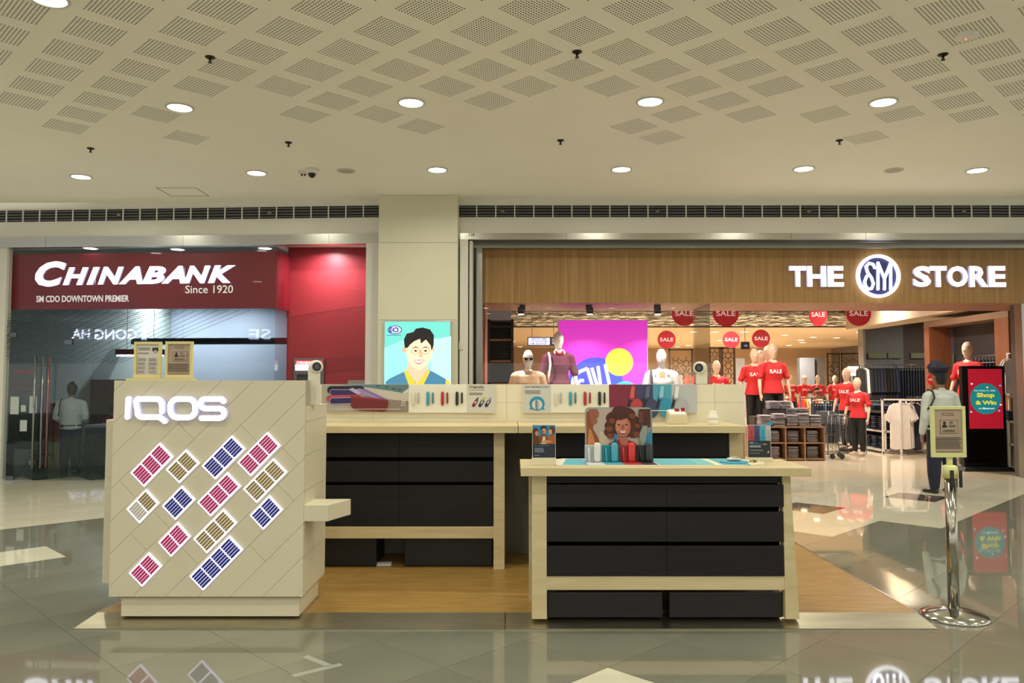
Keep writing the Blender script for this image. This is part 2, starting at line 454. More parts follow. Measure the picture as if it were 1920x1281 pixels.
# downlights
def downlight(x, y, label, group='recessed ceiling downlights', z=CEIL, r=.115, power=LAMP_W, face=None, light=True, col=LAMP_COL):
    t = thing('ceiling_light', label, 'light', (x, y, z - .012), 0, group)
    MB().lathe([(r, .012), (r, 0), (r * 1.16, 0), (r * 1.2, .006), (r * 1.2, .012)], (x, y, z - .012), 28).build('trim_ring', M('#c9c7bd', .35), t)
    MB().lathe([(r * .98, 0), (r * .98, .006)], (x, y, z - .009), 28).build('lamp_lens', face or m_lampface, t)
    if light:
        l = bpy.data.lights.new('downlight_beam', 'AREA'); l.shape = 'DISK'; l.size = r * 1.7; l.energy = power; l.color = col; l.spread = R(160)
        o = bpy.data.objects.new('downlight_beam', l); COL.objects.link(o); o.parent = t; o.location = (0, 0, -.012)
    return t
def dl_px(px, py, label): p = atz(px, py, CEIL); return downlight(p.x, p.y, label)
NAMES = ['leftmost', 'second from the left', 'third from the left', 'fourth from the left', 'fifth from the left', 'rightmost']
for i, (px, py) in enumerate([(152, 331), (481, 324), (820, 318), (1165, 317), (1507, 316), (1832, 319)]):
    dl_px(px, py, 'bright round downlight in the ceiling row nearest the shop fronts, ' + NAMES[i])
for i, (px, py) in enumerate([(337, 201), (771, 192), (1219, 190), (1656, 191)]):
    dl_px(px, py, 'bright round downlight in the middle ceiling row, ' + ['leftmost', 'second from the left', 'second from the right', 'rightmost'][i])
dl_px(92, -3, 'bright round downlight cut by the top edge at the left')
for X in (-8.1, -5.75): downlight(X, 5.4, 'bright round ceiling downlight beyond the left edge of the picture')
for X in (-.98, 1.36, 3.7, 5.97): downlight(X, 5.05, 'bright round ceiling downlight just above the picture')
for X in (-8.1, -5.75, 5.97, 8.3): downlight(X, 7.5, 'bright round ceiling downlight beyond the side edges of the picture')
for Y in (2.7, .3, -2.1, -4.5, -6.9):
    for X in (-8.1, -5.75, -3.34, -.98, 1.36, 3.7, 5.97, 8.3): downlight(X, Y, 'bright round ceiling downlight behind the camera')

# sprinklers, cameras and speakers on the ceiling
def sprinkler(px, py, label, s=.6):
    p = atz(px, py, CEIL)
    t = thing('sprinkler', label, 'sprinkler', (p.x, p.y, CEIL - .05), 0, 'ceiling sprinkler heads')
    m = M('#2b2824', .4, .6)
    c = (p.x, p.y, CEIL)
    MB().lathe([(.016, -.016), (.030, -.012), (.042, -.004), (.042, 0)], c, 20).build('escutcheon', m, t)
    MB().lathe([(.006, -.038), (.010, -.034), (.011, -.012)], c, 10).build('nozzle', m, t)
    MB().lathe([(.018, -.05), (.018, -.046), (.005, -.038)], c, 14).build('deflector', m, t)
for px, py, l in ((394, 107, 'dark sprinkler head among the perforated patches at upper left'), (1082, 97, 'dark sprinkler head among the perforated patches at top centre'),
                  (1768, 102, 'dark sprinkler head near the smoke detector at upper right'), (170, 278, 'small dark sprinkler head on plain ceiling at far left'),
                  (541, 267, 'small dark sprinkler head above the dome camera'), (1051, 263, 'small dark sprinkler head on plain ceiling at centre'),
                  (1574, 263, 'small dark sprinkler head beside a lone perforated patch')):
    sprinkler(px, py, l)
p = atz(1813, 64, CEIL)
t = thing('smoke_detector', 'white round smoke detector with red light on perforated patch', 'smoke detector', (p.x, p.y, CEIL - .04))
MB().lathe([(.05, -.04), (.075, -.03), (.085, -.01), (.085, 0)], p, 24).build('housing', M('#e9e4dc', .5), t)
MB().lathe([(.006, -.044), (.006, -.03)], p + Vector((-.01, 0, 0)), 8).build('indicator', M('#ff4030', .4, emit=6), t)
p = atz(585, 317, CEIL)
t = thing('dome_camera', 'white dome security camera with dark eye on ceiling', 'camera', (p.x, p.y, CEIL - .12))
MB().lathe([(.05, -.06), (.075, -.05), (.08, 0)], p, 24).build('housing', M('#e2ded4', .5), t)
MB().lathe([(.01, -.115), (.03, -.105), (.047, -.08), (.05, -.055)], p, 20).build('dome', M('#191b22', .1), t)
p = atz(569, 322, CEIL)
t = thing('wireless_unit', 'small white ceiling box beside the dome camera', 'detector', (p.x, p.y, CEIL - .05))
MB().box(p.x - .06, p.x + .06, p.y - .06, p.y + .06, CEIL - .03, CEIL).build('housing', M('#e2ded4', .5), t, bevel=.006)
for dx in (-.02, .02): MB().cyl((p.x + dx, p.y, CEIL - .055), (p.x + dx, p.y, CEIL - .03), .012).build('sensor_stub', M('#37332e', .5), t)
for px, py, l in ((649, 320, 'flat grey round ceiling speaker right of the dome camera'), (1676, 319, 'flat grey round ceiling speaker between the right downlights')):
    p = atz(px, py, CEIL)
    t = thing('ceiling_speaker', l, 'speaker', (p.x, p.y, CEIL - .012))
    MB().lathe([(.095, 0), (.115, .004), (.118, .012)], (p.x, p.y, CEIL - .012), 28).build('rim', M('#c9c2b2', .6), t)
    MB().lathe([(.09, 0), (.09, .004)], (p.x, p.y, CEIL - .0125), 28).build('mesh_grille', M('#b7b0a0', .7), t)

# ---- bulkhead above the shops. The bank side runs back a little to the left.
class Frame:
    def __init__(s, ox, oy, rz):
        s.mat = Matrix.Translation((ox, oy, 0)) @ Matrix.Rotation(rz, 4, 'Z'); s.inv = s.mat.inverted(); s.o = (ox, oy, 0); s.rz = rz
    def at(s, px, py, y=0.):      # pixel -> local point on the plane local-y = y
        o = s.inv @ Vector((0, 0, CAMZ)); d = s.inv.to_3x3() @ ray(px, py); t = (y - o.y) / d.y; return o + d * t
    def rect(s, x0, x1, y0, y1, y=0.):
        ym = (y0 + y1) / 2; xm = (x0 + x1) / 2
        return s.at(x0, ym, y).x, s.at(x1, ym, y).x, s.at(xm, y1, y).z, s.at(xm, y0, y).z
BK = Frame(-2.0, YW, R(-3.6))
def fbuild(mb, fr, name, mats, parent=None, **k):
    """geometry in frame-local space"""
    if parent is not None:
        for i in range(len(mb.v)): mb.v[i] = fr.mat @ mb.v[i]
        return mb.build(name, mats, parent, **k)
    me = mb.mesh(mats); o = bpy.data.objects.new(name, me); COL.objects.link(o); o.location = fr.o; o.rotation_euler = (0, 0, fr.rz)
    WM[o.name] = fr.mat.copy()
    if k.get('bevel'):
        b = o.modifiers.new('bevel', 'BEVEL'); b.width = k['bevel']; b.segments = 2; b.limit_method = 'ANGLE'
    return setprops(o, k.get('label'), k.get('cat'), k.get('group'), k.get('kind'))
def fthing(fr, name, label, cat, group=None, kind=None): return thing(name, label, cat, fr.o, fr.rz, group, kind)
FI = Frame(0, 0, 0)
def vent(fr, x0, x1, z0, z1, y, n, label, knobs):
    """dark slot in the bulkhead with frame, louvres and dividers"""
    t = fthing(fr, 'linear_air_grille', label, 'air grille')
    fbuild(MB().box(x0, x1, y + .012, y + .06, z0, z1), fr, 'grille_back', m_dark, t)
    mb = MB()
    for b in ((x0, x1, z1 - .018, z1), (x0, x1, z0, z0 + .018)): mb.box(b[0], b[1], y - .008, y + .03, b[2], b[3])
    fbuild(mb, fr, 'grille_frame', m_white, t)
    mb = MB(); h = z1 - z0
    for k in range(1, 5):
        z = z0 + h * k / 5; mb.box(x0, x1, y - .002, y + .012, z - .004, z + .004)
    fbuild(mb, fr, 'louvre_set', M('#8d8c85', .5), t)
    first = None
    for k in range(n + 1):
        x = x0 + (x1 - x0) * k / n
        if first is None: first = fbuild(MB().box(x - .008, x + .008, y - .009, y + .012, z0, z1), fr, 'divider', m_white, t)
        else:
            o = first.copy(); COL.objects.link(o); o.location = ((x - x0), 0, 0)
    for kx in knobs:
        fbuild(MB().lathe([(.035, -.005), (.035, .006), (.016, .016), (.012, .03)], (kx, y - .004, (z0 + z1) / 2), 16, axis='Y'), fr, 'sprinkler_rosette', M('#8b867a', .4, .7), t)
ZV0, ZV1 = 3.93, 4.145       # vent slot
ZB0 = 3.70                   # bottom of the white bulkhead
ZM0 = 3.545                  # bottom of the metal header
bl0 = -7.5                   # far left end in bank frame
w = MB(); w.box(bl0, .22, 0, .1, ZV1, CEIL + .05); w.box(bl0, .22, 0, .1, ZB0, ZV0)
fbuild(w, BK, 'wall_left', m_white, kind='structure', label='white bulkhead over the bank front')
k0 = [BK.at(505, 390).x, BK.at(222, 393).x]
vent(BK, bl0 + .1, .04, ZV0, ZV1, .02, 28, 'long dark air grille over the bank, left of the pillar', k0)
xr0 = at(858, 390, YW).x
w = MB(); w.box(xr0 - .1, 13, YW, YW + .1, ZV1, CEIL + .05); w.box(xr0 - .1, 13, YW, YW + .1, ZB0, ZV0)
w.build('wall_right', m_white, kind='structure', label='white bulkhead over the wide store entrance')
vent(FI, xr0, 10, ZV0, ZV1, YW + .02, 38, 'long dark air grille over the store entrance, right of the pillar', [at(x, 385, YW).x for x in (942, 1233, 1517, 1808)])
# pillar
YP = 11.3
x0, x1, _, _ = rect(710, 858, 400, 500, YP)
zj = [0, at(784, 600, YP).z, at(784, 455, YP).z, CEIL]
t = thing('pillar_wall', 'plain cream pillar between the bank and the store', 'pillar', ((x0 + x1) / 2, YP + .4, 0), kind='structure')
for a, b in zip(zj[:-1], zj[1:]): MB().box(x0, x1, YP, YP + 1.1, a + .003, b - .003).build('pillar_panel', M('#d3cfb6', .55, var=.02, vs=2), t)
MB().box(x0 + .01, x1 - .01, YP + .006, YP + 1.0, 0, CEIL).build('pillar_core', M('#8d8a78', .6), t)
# metal headers
xs = [bl0, BK.at(88, 445).x, BK.at(345, 445).x, BK.at(618, 445).x, .19]
for i, (a, b) in enumerate(zip(xs[:-1], xs[1:])):
    fbuild(MB().box(a + .002, b - .002, -.03, .08, ZM0, ZB0), BK, 'trim_%d' % (i + 1), m_steel, kind='structure', label='brushed metal header over the bank glass')
xj = at(877, 500, YW).x
xs = [at(858, 440, YW).x, at(1062, 440, YW).x, at(1482, 440, YW).x, at(1622, 440, YW).x, 13]
for i, (a, b) in enumerate(zip(xs[:-1], xs[1:])):
    MB().box(a + .002, b - .002, YW - .03, YW + .08, ZM0 + .06, ZB0).build('trim_%d' % (i + 6), m_steel, kind='structure', label='brushed metal header over the store entrance')
add_text(MB(), '138', rect(879, 890, 437.5, 443, YW - .031), YW - .032, 0, .01).build('unit_number', m_dark, bpy.data.objects['trim_6'])
# ================================================================== KIOSK
m_oak = wood('pale_oak', '#c0af84', '#d0c098', (3, 3, 14), .45)
m_oak_h = wood('pale_oak_level', '#c0af84', '#cfbf96', (1.2, 14, 14), .45)
m_deck = wood('oak_vinyl', '#8d6c36', '#aa8748', (2.2, 22, 1), .38, 2.0)
m_blackwood = wood('black_stained_wood', '#141315', '#1c1a1c', (2, 20, 30), .55)
m_blackwood.node_tree.nodes['Principled BSDF'].inputs['Specular IOR Level'].default_value = .3
m_cream2 = M('#d2cab0', .42, var=.015, vs=3)
m_groove = M('#a89f86', .6)
ZP = .04
# platform
xl, xr = -2.62, 2.56
t = thing('kiosk_platform', 'low oak-look platform with brushed metal ramp edge under the kiosk', 'platform', (0, 6.1, 0))
YB = 7.35
ra = atz(145, 1177, 0); rb = atz(1745, 1174, 0); ba = atz(222, 1140, ZP); bb = atz(1702, 1147, ZP); mid = atz(947, 1181, 0); midb = atz(947, 1154, ZP)
Yr0 = 4.80; Yr1 = 5.02
MB().slab([(xl, Yr1), (xr, Yr1), (xr, YB), (xl, YB)], 0, ZP).build('wood_deck', m_deck, t)
for a0, a1, b0, b1 in ((ra.x, mid.x - .003, xl, mid.x - .003), (mid.x + .003, rb.x, mid.x + .003, xr)):
    MB().hexa([(a0, Yr0, 0), (a1, Yr0, 0), (b1, Yr1, 0), (b0, Yr1, 0), (a0, Yr0, .008), (a1, Yr0, .008), (b1, Yr1, ZP), (b0, Yr1, ZP)]).build('ramp_plate', M('#b0aa94', .33, 1., var=.12, vs=2.5, stretch=(1, 6, 1)), t)
for x in (xl - .012, xr - .003): MB().box(x, x + .015, Yr1, YB, 0, ZP).build('edge_trim', m_steel, t)

# ---- left counter with lit logo and product trays
YF = 4.90
Zt = at(400, 713.5, YF).z; Zb = at(400, 1119, YF).z
X0 = at(209.5, 900, YF).x; X1 = at(570, 900, YF).x
t = thing('display_counter', 'tall cream counter with lit logo, diagonal planks and glowing product trays', 'counter', ((X0 + X1) / 2, 5.15, ZP))
YS = 5.01; YE = 5.46
MB().box(X0, X1, YF + .012, YS, Zb, Zt).build('front_slab', m_groove, t)
Zs = at(600, 760.5, YS).z
MB().box(X0 + .02, X1, YS, YE, Zb, Zs).build('body', m_cream2, t, bevel=.004)
xw = at(195, 940, 5.17).x; zw = at(204, 787, 5.17).z
MB().box(xw, X0 + .03, 5.17, YE, Zb + .01, zw).build('side_wing', m_cream2, t, bevel=.004)
MB().box(X0 + .06, X1 - .03, 4.935, YE - .04, ZP, Zb - .012).build('plinth', m_cream2, t, bevel=.003)
MB().box(X0 + .04, X1 - .02, YF + .02, YE - .02, Zb - .014, Zb).build('shadow_gap', m_groove, t)
# diagonal planks on the front, each a piece of its own
def z4(x, y, Y=YF): p = at(180 + x / 2.562, 680 + y / 2.562, Y); return (p.x, p.z)
def clip(poly, a, b, c):          # keep a*x + b*z <= c
    out = []
    for i in range(len(poly)):
        p, q = poly[i], poly[(i + 1) % len(poly)]; dp = a * p[0] + b * p[1] - c; dq = a * q[0] + b * q[1] - c
        if dp <= 0: out.append(p)
        if dp * dq < 0:
            s = dp / (dp - dq); out.append((p[0] + (q[0] - p[0]) * s, p[1] + (q[1] - p[1]) * s))
    return out
c_at = lambda x, y: z4(x, y)[1] - z4(x, y)[0]
CB = c_at(645, 1125); CS = (c_at(180, 1125) - c_at(965, 1125)) / 5
joints = [(150, 608), (728, 334), (932, 447), (912, 625), (208, 866), (453, 932), (430, 328), (300, 740), (760, 900), (560, 250)]
js = {}
for x, y in joints:
    px, pz = z4(x, y); js.setdefault(math.floor((pz - px - CB) / CS), []).append(px + pz)
gp = .0011
for n in range(-8, 14):
    cuts = [-9] + sorted(js.get(n, [])) + [9]
    for s0, s1 in zip(cuts[:-1], cuts[1:]):
        P = [(X0, Zb), (X1, Zb), (X1, Zt), (X0, Zt)]
        P = clip(P, 1, -1, -(CB + n * CS + gp)); P = clip(P, -1, 1, CB + (n + 1) * CS - gp) if P else P
        P = clip(P, -1, -1, -(s0 + gp)) if len(P) > 2 else []; P = clip(P, 1, 1, s1 - gp) if len(P) > 2 else []
        if len(P) > 2: MB().prism(P, YF, .0125).build('plank', m_cream2, t)
# side boards with the same joints carried round the corner
zs_ = [Zb + .004] + [at(570, y, YF).z for y in (1046, 985, 922, 855, 792)] + [Zs]
for i, (a, b) in enumerate(zip(zs_[:-1], zs_[1:])):
    if b > a: MB().hexa([(X1, YF + .013, a + .0015), (X1 + .004, YF + .013, a + .0015), (X1 + .004, YE - .003, a + .012), (X1, YE - .003, a + .012),
                         (X1, YF + .013, min(b - .0015, Zs)), (X1 + .004, YF + .013, min(b - .0015, Zs)), (X1 + .004, YE - .003, min(b + .009, Zs)), (X1, YE - .003, min(b + .009, Zs))]).build('side_board', m_cream2, t)
# small shelf on the right side
zt_ = at(590, 947, YF).z; zb_ = at(590, 978, YF).z
MB().slab([(X1, YF), (at(615, 948, YF).x, YF), (at(658, 938, 5.15).x, 5.15), (X1, 5.15)], zb_, zt_).build('side_shelf', m_cream2, t, bevel=.003)
# lit logo
m_lit = M('#f1f0ff', .4, emit=1.6); m_litside = M('#c9c8ee', .4, emit=.35)
def letters(paths, w):
    mb = MB()
    for p in paths: mb.stroke([z4(*q, YF - .03) for q in p], w, YF - .03, .026)
    return mb
def arc(cx, cy, r, a0, a1, n=6): return [(cx + r * math.cos(R(a0 + (a1 - a0) * k / n)), cy - r * math.sin(R(a0 + (a1 - a0) * k / n))) for k in range(n + 1)]
wl = .0335
LET = {'I': [(155, 175), (150, 262)],
       'Q': [(316, 236), (316, 205)] + arc(288, 203, 28, 0, 90) + arc(205, 188, 13, 90, 180) + [(193, 205), (200, 238)] + arc(222, 238, 24, 190, 270) + [(300, 262), (308, 265), (330, 282)],
       'O': arc(440, 211, 36, 0, 90) + arc(392, 211, 36, 90, 180) + arc(392, 228, 36, 180, 270) + arc(440, 228, 36, 270, 360) + [(476, 211)],
       'S': [(612, 186)] + arc(594, 192, 17, 30, 90)[1:] + arc(524, 198, 23, 90, 270) + arc(592, 244, 23, 90, -90) + [(506, 267)]}
for k in 'IQOS': front_lit(letters([LET[k]], wl)).build('lit_letter', [m_lit, m_litside], t)
# glowing product trays
m_frame = M('#e8e6ff', .4, emit=.62)
STK = {'p': M('#a3184e', .4, emit=.2), 'y': M('#85721c', .4, emit=.12), 'b': M('#10186c', .4, emit=.2), 'w': M('#a8a08a', .4, emit=.2)}
TR = [('p', 3, (165, 530), (305, 385), (370, 455), (230, 598)), ('y', 2, (335, 515), (432, 418), (495, 485), (400, 580)),
      ('b', 3, (507, 497), (652, 350), (718, 413), (572, 562)), ('p', 3, (678, 480), (822, 333), (890, 400), (742, 547)),
      ('y', 3, (706, 608), (852, 460), (918, 527), (772, 675)), ('p', 3, (485, 672), (630, 527), (695, 597), (550, 740)),
      ('b', 2, (316, 690), (412, 592), (475, 660), (380, 757)), ('w', 2, (146, 705), (240, 608), (305, 675), (208, 773)),
      ('b', 2, (738, 735), (832, 638), (900, 705), (803, 805)), ('y', 3, (467, 848), (612, 703), (677, 772), (532, 917)),
      ('p', 2, (298, 865), (392, 767), (457, 837), (360, 935)), ('b', 4, (448, 1028), (640, 832), (707, 902), (514, 1097)),
      ('p', 2, (157, 1012), (252, 913), (315, 983), (221, 1078))]
for kcol, nb, L, T, Rr, B in TR:
    Yt = YF - .012
    l, tp, bt = [Vector(z4(*q, Yt)) for q in (L, T, B)]; e1 = tp - l; e2 = bt - l
    tr = MB().prism([tuple(l), tuple(bt), tuple(bt + e1), tuple(tp)], Yt, .0118).build('light_tray', m_frame, t)
    a = .012 / e1.length; bw = .010 / e2.length
    blk = (1 - a * (nb + 1)) / nb
    for q in range(nb):
        mb = MB()
        for s in range(6):
            u0 = a + q * (blk + a); u1 = u0 + blk; h = (1 - 2 * bw) / 6; v0 = bw + s * h + h * .12; v1 = v0 + h * .76
            P = [l + e1 * u0 + e2 * v0, l + e1 * u0 + e2 * v1, l + e1 * u1 + e2 * v1, l + e1 * u1 + e2 * v0]
            mb.prism([tuple(p) for p in P], Yt - .006, .006)
        mb.build('stick_block', STK['y' if (kcol == 'w' and q == 1) else kcol], tr)

# ---- two framed notices on the counter top
m_fr = M('#dccf92', .5, var=.03, vs=4)
def notice(x0, x1, y0, y1, Y, label, name, kind):
    a, b, c, d = rect(x0, x1, y0, y1, Y); fw = (b - a) * .095
    t = thing(name, label, 'notice', ((a + b) / 2, Y + .012, c)); mb = MB()
    for q in ((a, b, c, c + fw * 1.4), (a, b, d - fw, d), (a, a + fw, c + fw * 1.4, d - fw), (b - fw, b, c + fw * 1.4, d - fw)): mb.box(q[0], q[1], Y, Y + .024, q[2], q[3])
    mb.build('frame', m_fr, t, bevel=.002)
    ia, ib, ic, id_ = a + fw, b - fw, c + fw * 1.4, d - fw
    MB().box(ia, ib, Y + .012, Y + .02, ic, id_).build('sheet', M('#d6d0c6' if kind == 'w' else '#b09a86', .6), t)
    P = Print(ia, ib, ic, id_, Y + .0115)
    if kind == 'w':
        P.lines('#5d5650', .06, .62, .80, .90, 4); P.lines('#4a4540', .06, .62, .68, .73, 2)
        P.rc('#1d1a1b', .70, .98, .77, .89); P.el('#d9d4cb', .84, .76, .08, .055); P.el('#b04040', .84, .76, .06, .042); P.el('#e0dcd3', .84, .76, .045, .031); P.el('#1d1a1b', .84, .76, .02, .018)
        for i in range(4):
            P.lines('#6f6760', .06, .44, .45 - i * .135, .545 - i * .135, 3 if i % 2 == 0 else 2); P.lines('#6f6760', .55, .95, .45 - i * .135, .545 - i * .135, 2 + i % 2)
            P.rc('#2b2725', .06, .085, .565 - i * .135, .58 - i * .135); P.rc('#2b2725', .55, .575, .565 - i * .135, .58 - i * .135)
    else:
        iqos(P, '#2e2722', .30, .72, .845, .92)
        P.rc('#2e2722', .21, .86, .44, .755); P.rc('#b09a86', .225, .845, .45, .745)
        P.el('#201a18', .37, .685, .055, .04); P.poly('#201a18', [(.27, .58), (.29, .63), (.34, .65), (.40, .65), (.45, .63), (.47, .58)])
        P.tx('#2e2722', '18+', .55, .70, .67, .725, .02); P.lines('#4a3f37', .52, .79, .585, .65, 3); P.lines('#4a3f37', .30, .79, .47, .54, 3)
        P.lines('#4a3f37', .03, .97, .09, .37, 7); P.lines('#4a3f37', .05, .93, .0, .035, 1)
    P.build('printed_text', t)
    return t
def iqos(P, h, u0, u1, v0, v1, w=.12):
    """the logo drawn with thin strokes"""
    P.mat(h); X0_, Z0_ = P.pt(u0, v0); X1_, Z1_ = P.pt(u1, v1); hh = Z1_ - Z0_
    for k in 'IQOS':
        pts = [(X0_ + (x - 150) / 465 * (X1_ - X0_), Z1_ - (y - 175) / 107 * hh) for x, y in LET[k]]
        for a, b in zip(pts[:-1], pts[1:]):
            d = Vector((b[0] - a[0], b[1] - a[1]))
            if d.length < 1e-7: continue
            n = Vector((-d.y, d.x)).normalized() * hh * w / 2
            P.mb.add([(a[0] + n.x, P.y, a[1] + n.y), (a[0] - n.x, P.y, a[1] - n.y), (b[0] - n.x, P.y, b[1] - n.y), (b[0] + n.x, P.y, b[1] + n.y)], [(0, 1, 2, 3)])
bx = rect(243, 367, 709.5, 713.5, 4.97)
MB().box(bx[0], bx[1], 4.92, 5.0, Zt, Zt + .012).build('base_board', m_fr, label='thin cream base board under the two framed notices on the counter', cat='base')
zbase = Zt + .012
def on_base(y1): return y1
notice(250.5, 301, 641, 709.5, 4.95, 'cream framed notice of small print on white paper, on the counter', 'framed_notice', 'w')
notice(309, 360.5, 640.5, 709.5, 4.95, 'cream framed age notice on tan paper, on the counter', 'framed_notice', 'b')

# ---- white cameras on posts
def kiosk_cam(px, py, r, x0, x1, yb, Y, label, yaw, base):
    c = at(px, py, Y); a, b, c0, d0 = rect(x0, x1, py, yb, Y); rr = r * Y / F; c0 = base
    t = thing('desk_camera', label, 'camera', ((a + b) / 2, Y, c0)); m = M('#ded9c8', .35)
    MB().box(a, b, Y - .03, Y + .04, c0, c.z).build('post', m, t, bevel=.006)
    h = MB(); d = Vector((math.sin(yaw), -math.cos(yaw), 0))
    pts = [c - d * .055, c - d * .05, c - d * .02, c + d * .03, c + d * .045, c + d * .046]
    h.tube(pts, [rr * .4, rr * .75, rr, rr, rr * .86, rr * .7], 24); h.build('head', m, t)
    MB().tube([c + d * .03, c + d * .0475], [rr * .66] * 2, 24).build('lens_recess', M('#23211f', .3), t)
    MB().tube([c + d * .04, c + d * .052], [rr * .36] * 2, 18).build('lens', M('#3b3d42', .05), t)
    return t
kiosk_cam(592, 688, 12.5, 579, 598, 760, 5.07, 'white round camera on a post behind the lit counter', R(22), Zs)

# ---- back display wall
YBW = 6.72
t = thing('display_wall', 'long low cream wall panelled behind the back counters', 'wall panel', (.1, YBW, ZP))
ztw = at(960, 720.5, YBW).z; zh = at(1360, 755, YBW).z; zwk = at(960, 800, YBW).z
xa = at(600, 760, YBW).x - .15; xb = at(1395, 760, YBW).x
cuts = [xa, at(700, 740, YBW).x, at(950, 740, YBW).x, at(1150, 740, YBW).x, at(1340, 740, YBW).x, xb]
for a, b in zip(cuts[:-1], cuts[1:]):
    for c0, d0 in ((zwk - .05, zh), (zh, ztw)): MB().box(a + .0012, b - .0012, YBW, YBW + .02, c0 + .0012, d0 - .0012).build('wall_board', m_cream, t)
MB().box(xa, xb, YBW + .004, YBW + .06, ZP, ztw - .003).build('wall_core', M('#85806f', .6, var=.05, vs=2), t)
kiosk_cam(1313, 690, 12, 1306, 1325, 720, 6.745, 'white round camera on a post above the right display wall', R(-26), ztw)
# boards mounted on the wall
def wall_board(name, x0, x1, y0, y1, label, paint, group=None, Y=YBW - .03, base='#e9e6d6'):
    a, b, c0, d0 = rect(x0, x1, y0, y1, Y)
    t = thing(name, label, 'display board', ((a + b) / 2, Y + .015, c0), group=group)
    MB().box(a, b, Y, Y + .03, c0, d0).build('board', M(base, .5), t, bevel=.001)
    P = Print(a, b, c0, d0, Y - .0004); paint(P); 
    if P.mats: P.build('print', t)
    return t, (a, b, c0, d0)
def cap(u0, v0, u1, v1, w, asp, n=8):
    """capsule outline between two points; w in v units"""
    a = math.atan2(v1 - v0, (u1 - u0) * asp); out = []
    for k in range(n + 1):
        g = a - math.pi / 2 + math.pi * k / n; out.append((u1 + w * math.cos(g) / asp, v1 + w * math.sin(g)))
    for k in range(n + 1):
        g = a + math.pi / 2 + math.pi * k / n; out.append((u0 + w * math.cos(g) / asp, v0 + w * math.sin(g)))
    return out
def photo_devices(P):
    asp = 3.1
    P.rc('#a9a299', 0, 1, 0, 1); P.poly('#c3bcb0', [(.42, .42), (1, .30), (1, 1), (.30, 1)]); P.poly('#8b7f74', [(.66, .0), (1, 0), (1, .40), (.76, .46)])
    P.poly('#5f7f88', [(.20, 1), (1, 1), (1, .86), (.95, .67), (.82, .76), (.55, .88)]); P.poly('#cfd6d2', [(.95, .67), (1, .74), (1, .86), (.93, .70)])
    for a, b in ((.62, .90), (.72, .86), (.80, .80), (.87, .77)): P.poly('#2f5562', [(a, b + .08), (a + .03, b), (a + .055, b + .05)])
    P.poly('#241d33', cap(.11, .80, .45, .80, .14, asp)); P.poly('#c2b9cf', cap(.13, .71, .40, .70, .115, asp)); P.poly('#38295e', cap(.13, .71, .40, .70, .10, asp))
    P.poly('#b0455a', cap(.10, .48, .42, .50, .13, asp)); P.poly('#cbbfd0', cap(.13, .40, .42, .43, .115, asp)); P.poly('#2d2560', cap(.13, .40, .42, .43, .10, asp))
    P.poly('#9a86bb', [(.34, .80), (.44, .86), (.72, .50), (.66, .46), (.44, .66)]); P.poly('#b9a8d2', [(.31, .82), (.36, .88), (.46, .70), (.42, .63)]); P.poly('#7a66a6', [(.44, .86), (.49, .84), (.74, .48), (.70, .46)])
    P.poly('#6e1f27', [(.34, .60), (.76, .46), (.77, .30), (.75, .06), (.70, .02), (.45, .06), (.38, .10), (.34, .22)]); P.poly('#8a2b33', [(.345, .60), (.76, .46), (.755, .40), (.36, .52)])
    P.el('#e6e0d6', .945, .36, .022, .07); P.el('#8b7f74', .945, .36, .015, .048); P.lines('#ded6c9', .16, .93, .09, .13, 1); P.lines('#ded6c9', .91, .98, .22, .27, 1)
wall_board('photo_board', 603, 766, 721, 773, 'wide photo board of purple and red device cases, at left', photo_devices)
def pens(P): pass
COLS = ['#d9d7c6', '#3f9ab5', '#b02a33', '#1d2128']; COL2 = ['#b9b7a6', '#3d7f9b', '#98232c', '#16171b']
def pen_board(x0, x1, label):
    t, (a, b, c0, d0) = wall_board('product_board', x0, x1, 721, 774, label, pens)
    wdt = b - a; hh = d0 - c0
    for i in range(4):
        for j, (du, L, rr, cc) in enumerate(((0, .50, .0125, COLS), (.085, .40, .0075, COL2))):
            x = a + wdt * (.085 + .25 * i + du); zc = c0 + hh * (.50 + .02 * j); y = YBW - .042; half = hh * L / 2
            m = MB(); n = 6
            zs = [zc - half, zc - half + rr * .4, zc - half + rr, zc + half - rr, zc + half - rr * .4, zc + half]; rs = [rr * .25, rr * .75, rr, rr, rr * .75, rr * .25]
            m.tube([(x, y, z) for z in zs], rs, 14)
            m.build('mounted_device' if j == 0 else 'mounted_stick', M(cc[i], .3), t)
pen_board(766, 875, 'white board holding four coloured devices, beside the word Originality')
pen_board(1033, 1142, 'white board holding four coloured devices, left of the colour stripe photo')
def orig(P):
    P.rc('#cfccc0', 0, 1, 0, 1); P.tx('#3a3733', 'Originality.', .09, .62, .84, .96, .025); P.tx('#4a4641', 'It tops everything.', .09, .62, .78, .83, .01)
    P.lines('#5a554f', .09, .62, .62, .72, 2)
    for i, (c1, c2) in enumerate((('#6e1f35', '#2a2028'), ('#23265c', '#c9a63e'), ('#2c2450', '#8f86b4'))):
        u = .24 + i * .22; P.poly(c1, cap(u, .26, u + .10, .42, .055, .98)); P.poly('#d5d2c9', cap(u + .05, .34, u + .09, .41, .02, .98)); P.poly(c2, cap(u + .10, .44, u + .15, .52, .025, .98))
wall_board('text_board', 875, 929, 721, 774.5, 'grey board headed Originality with three small devices', orig)
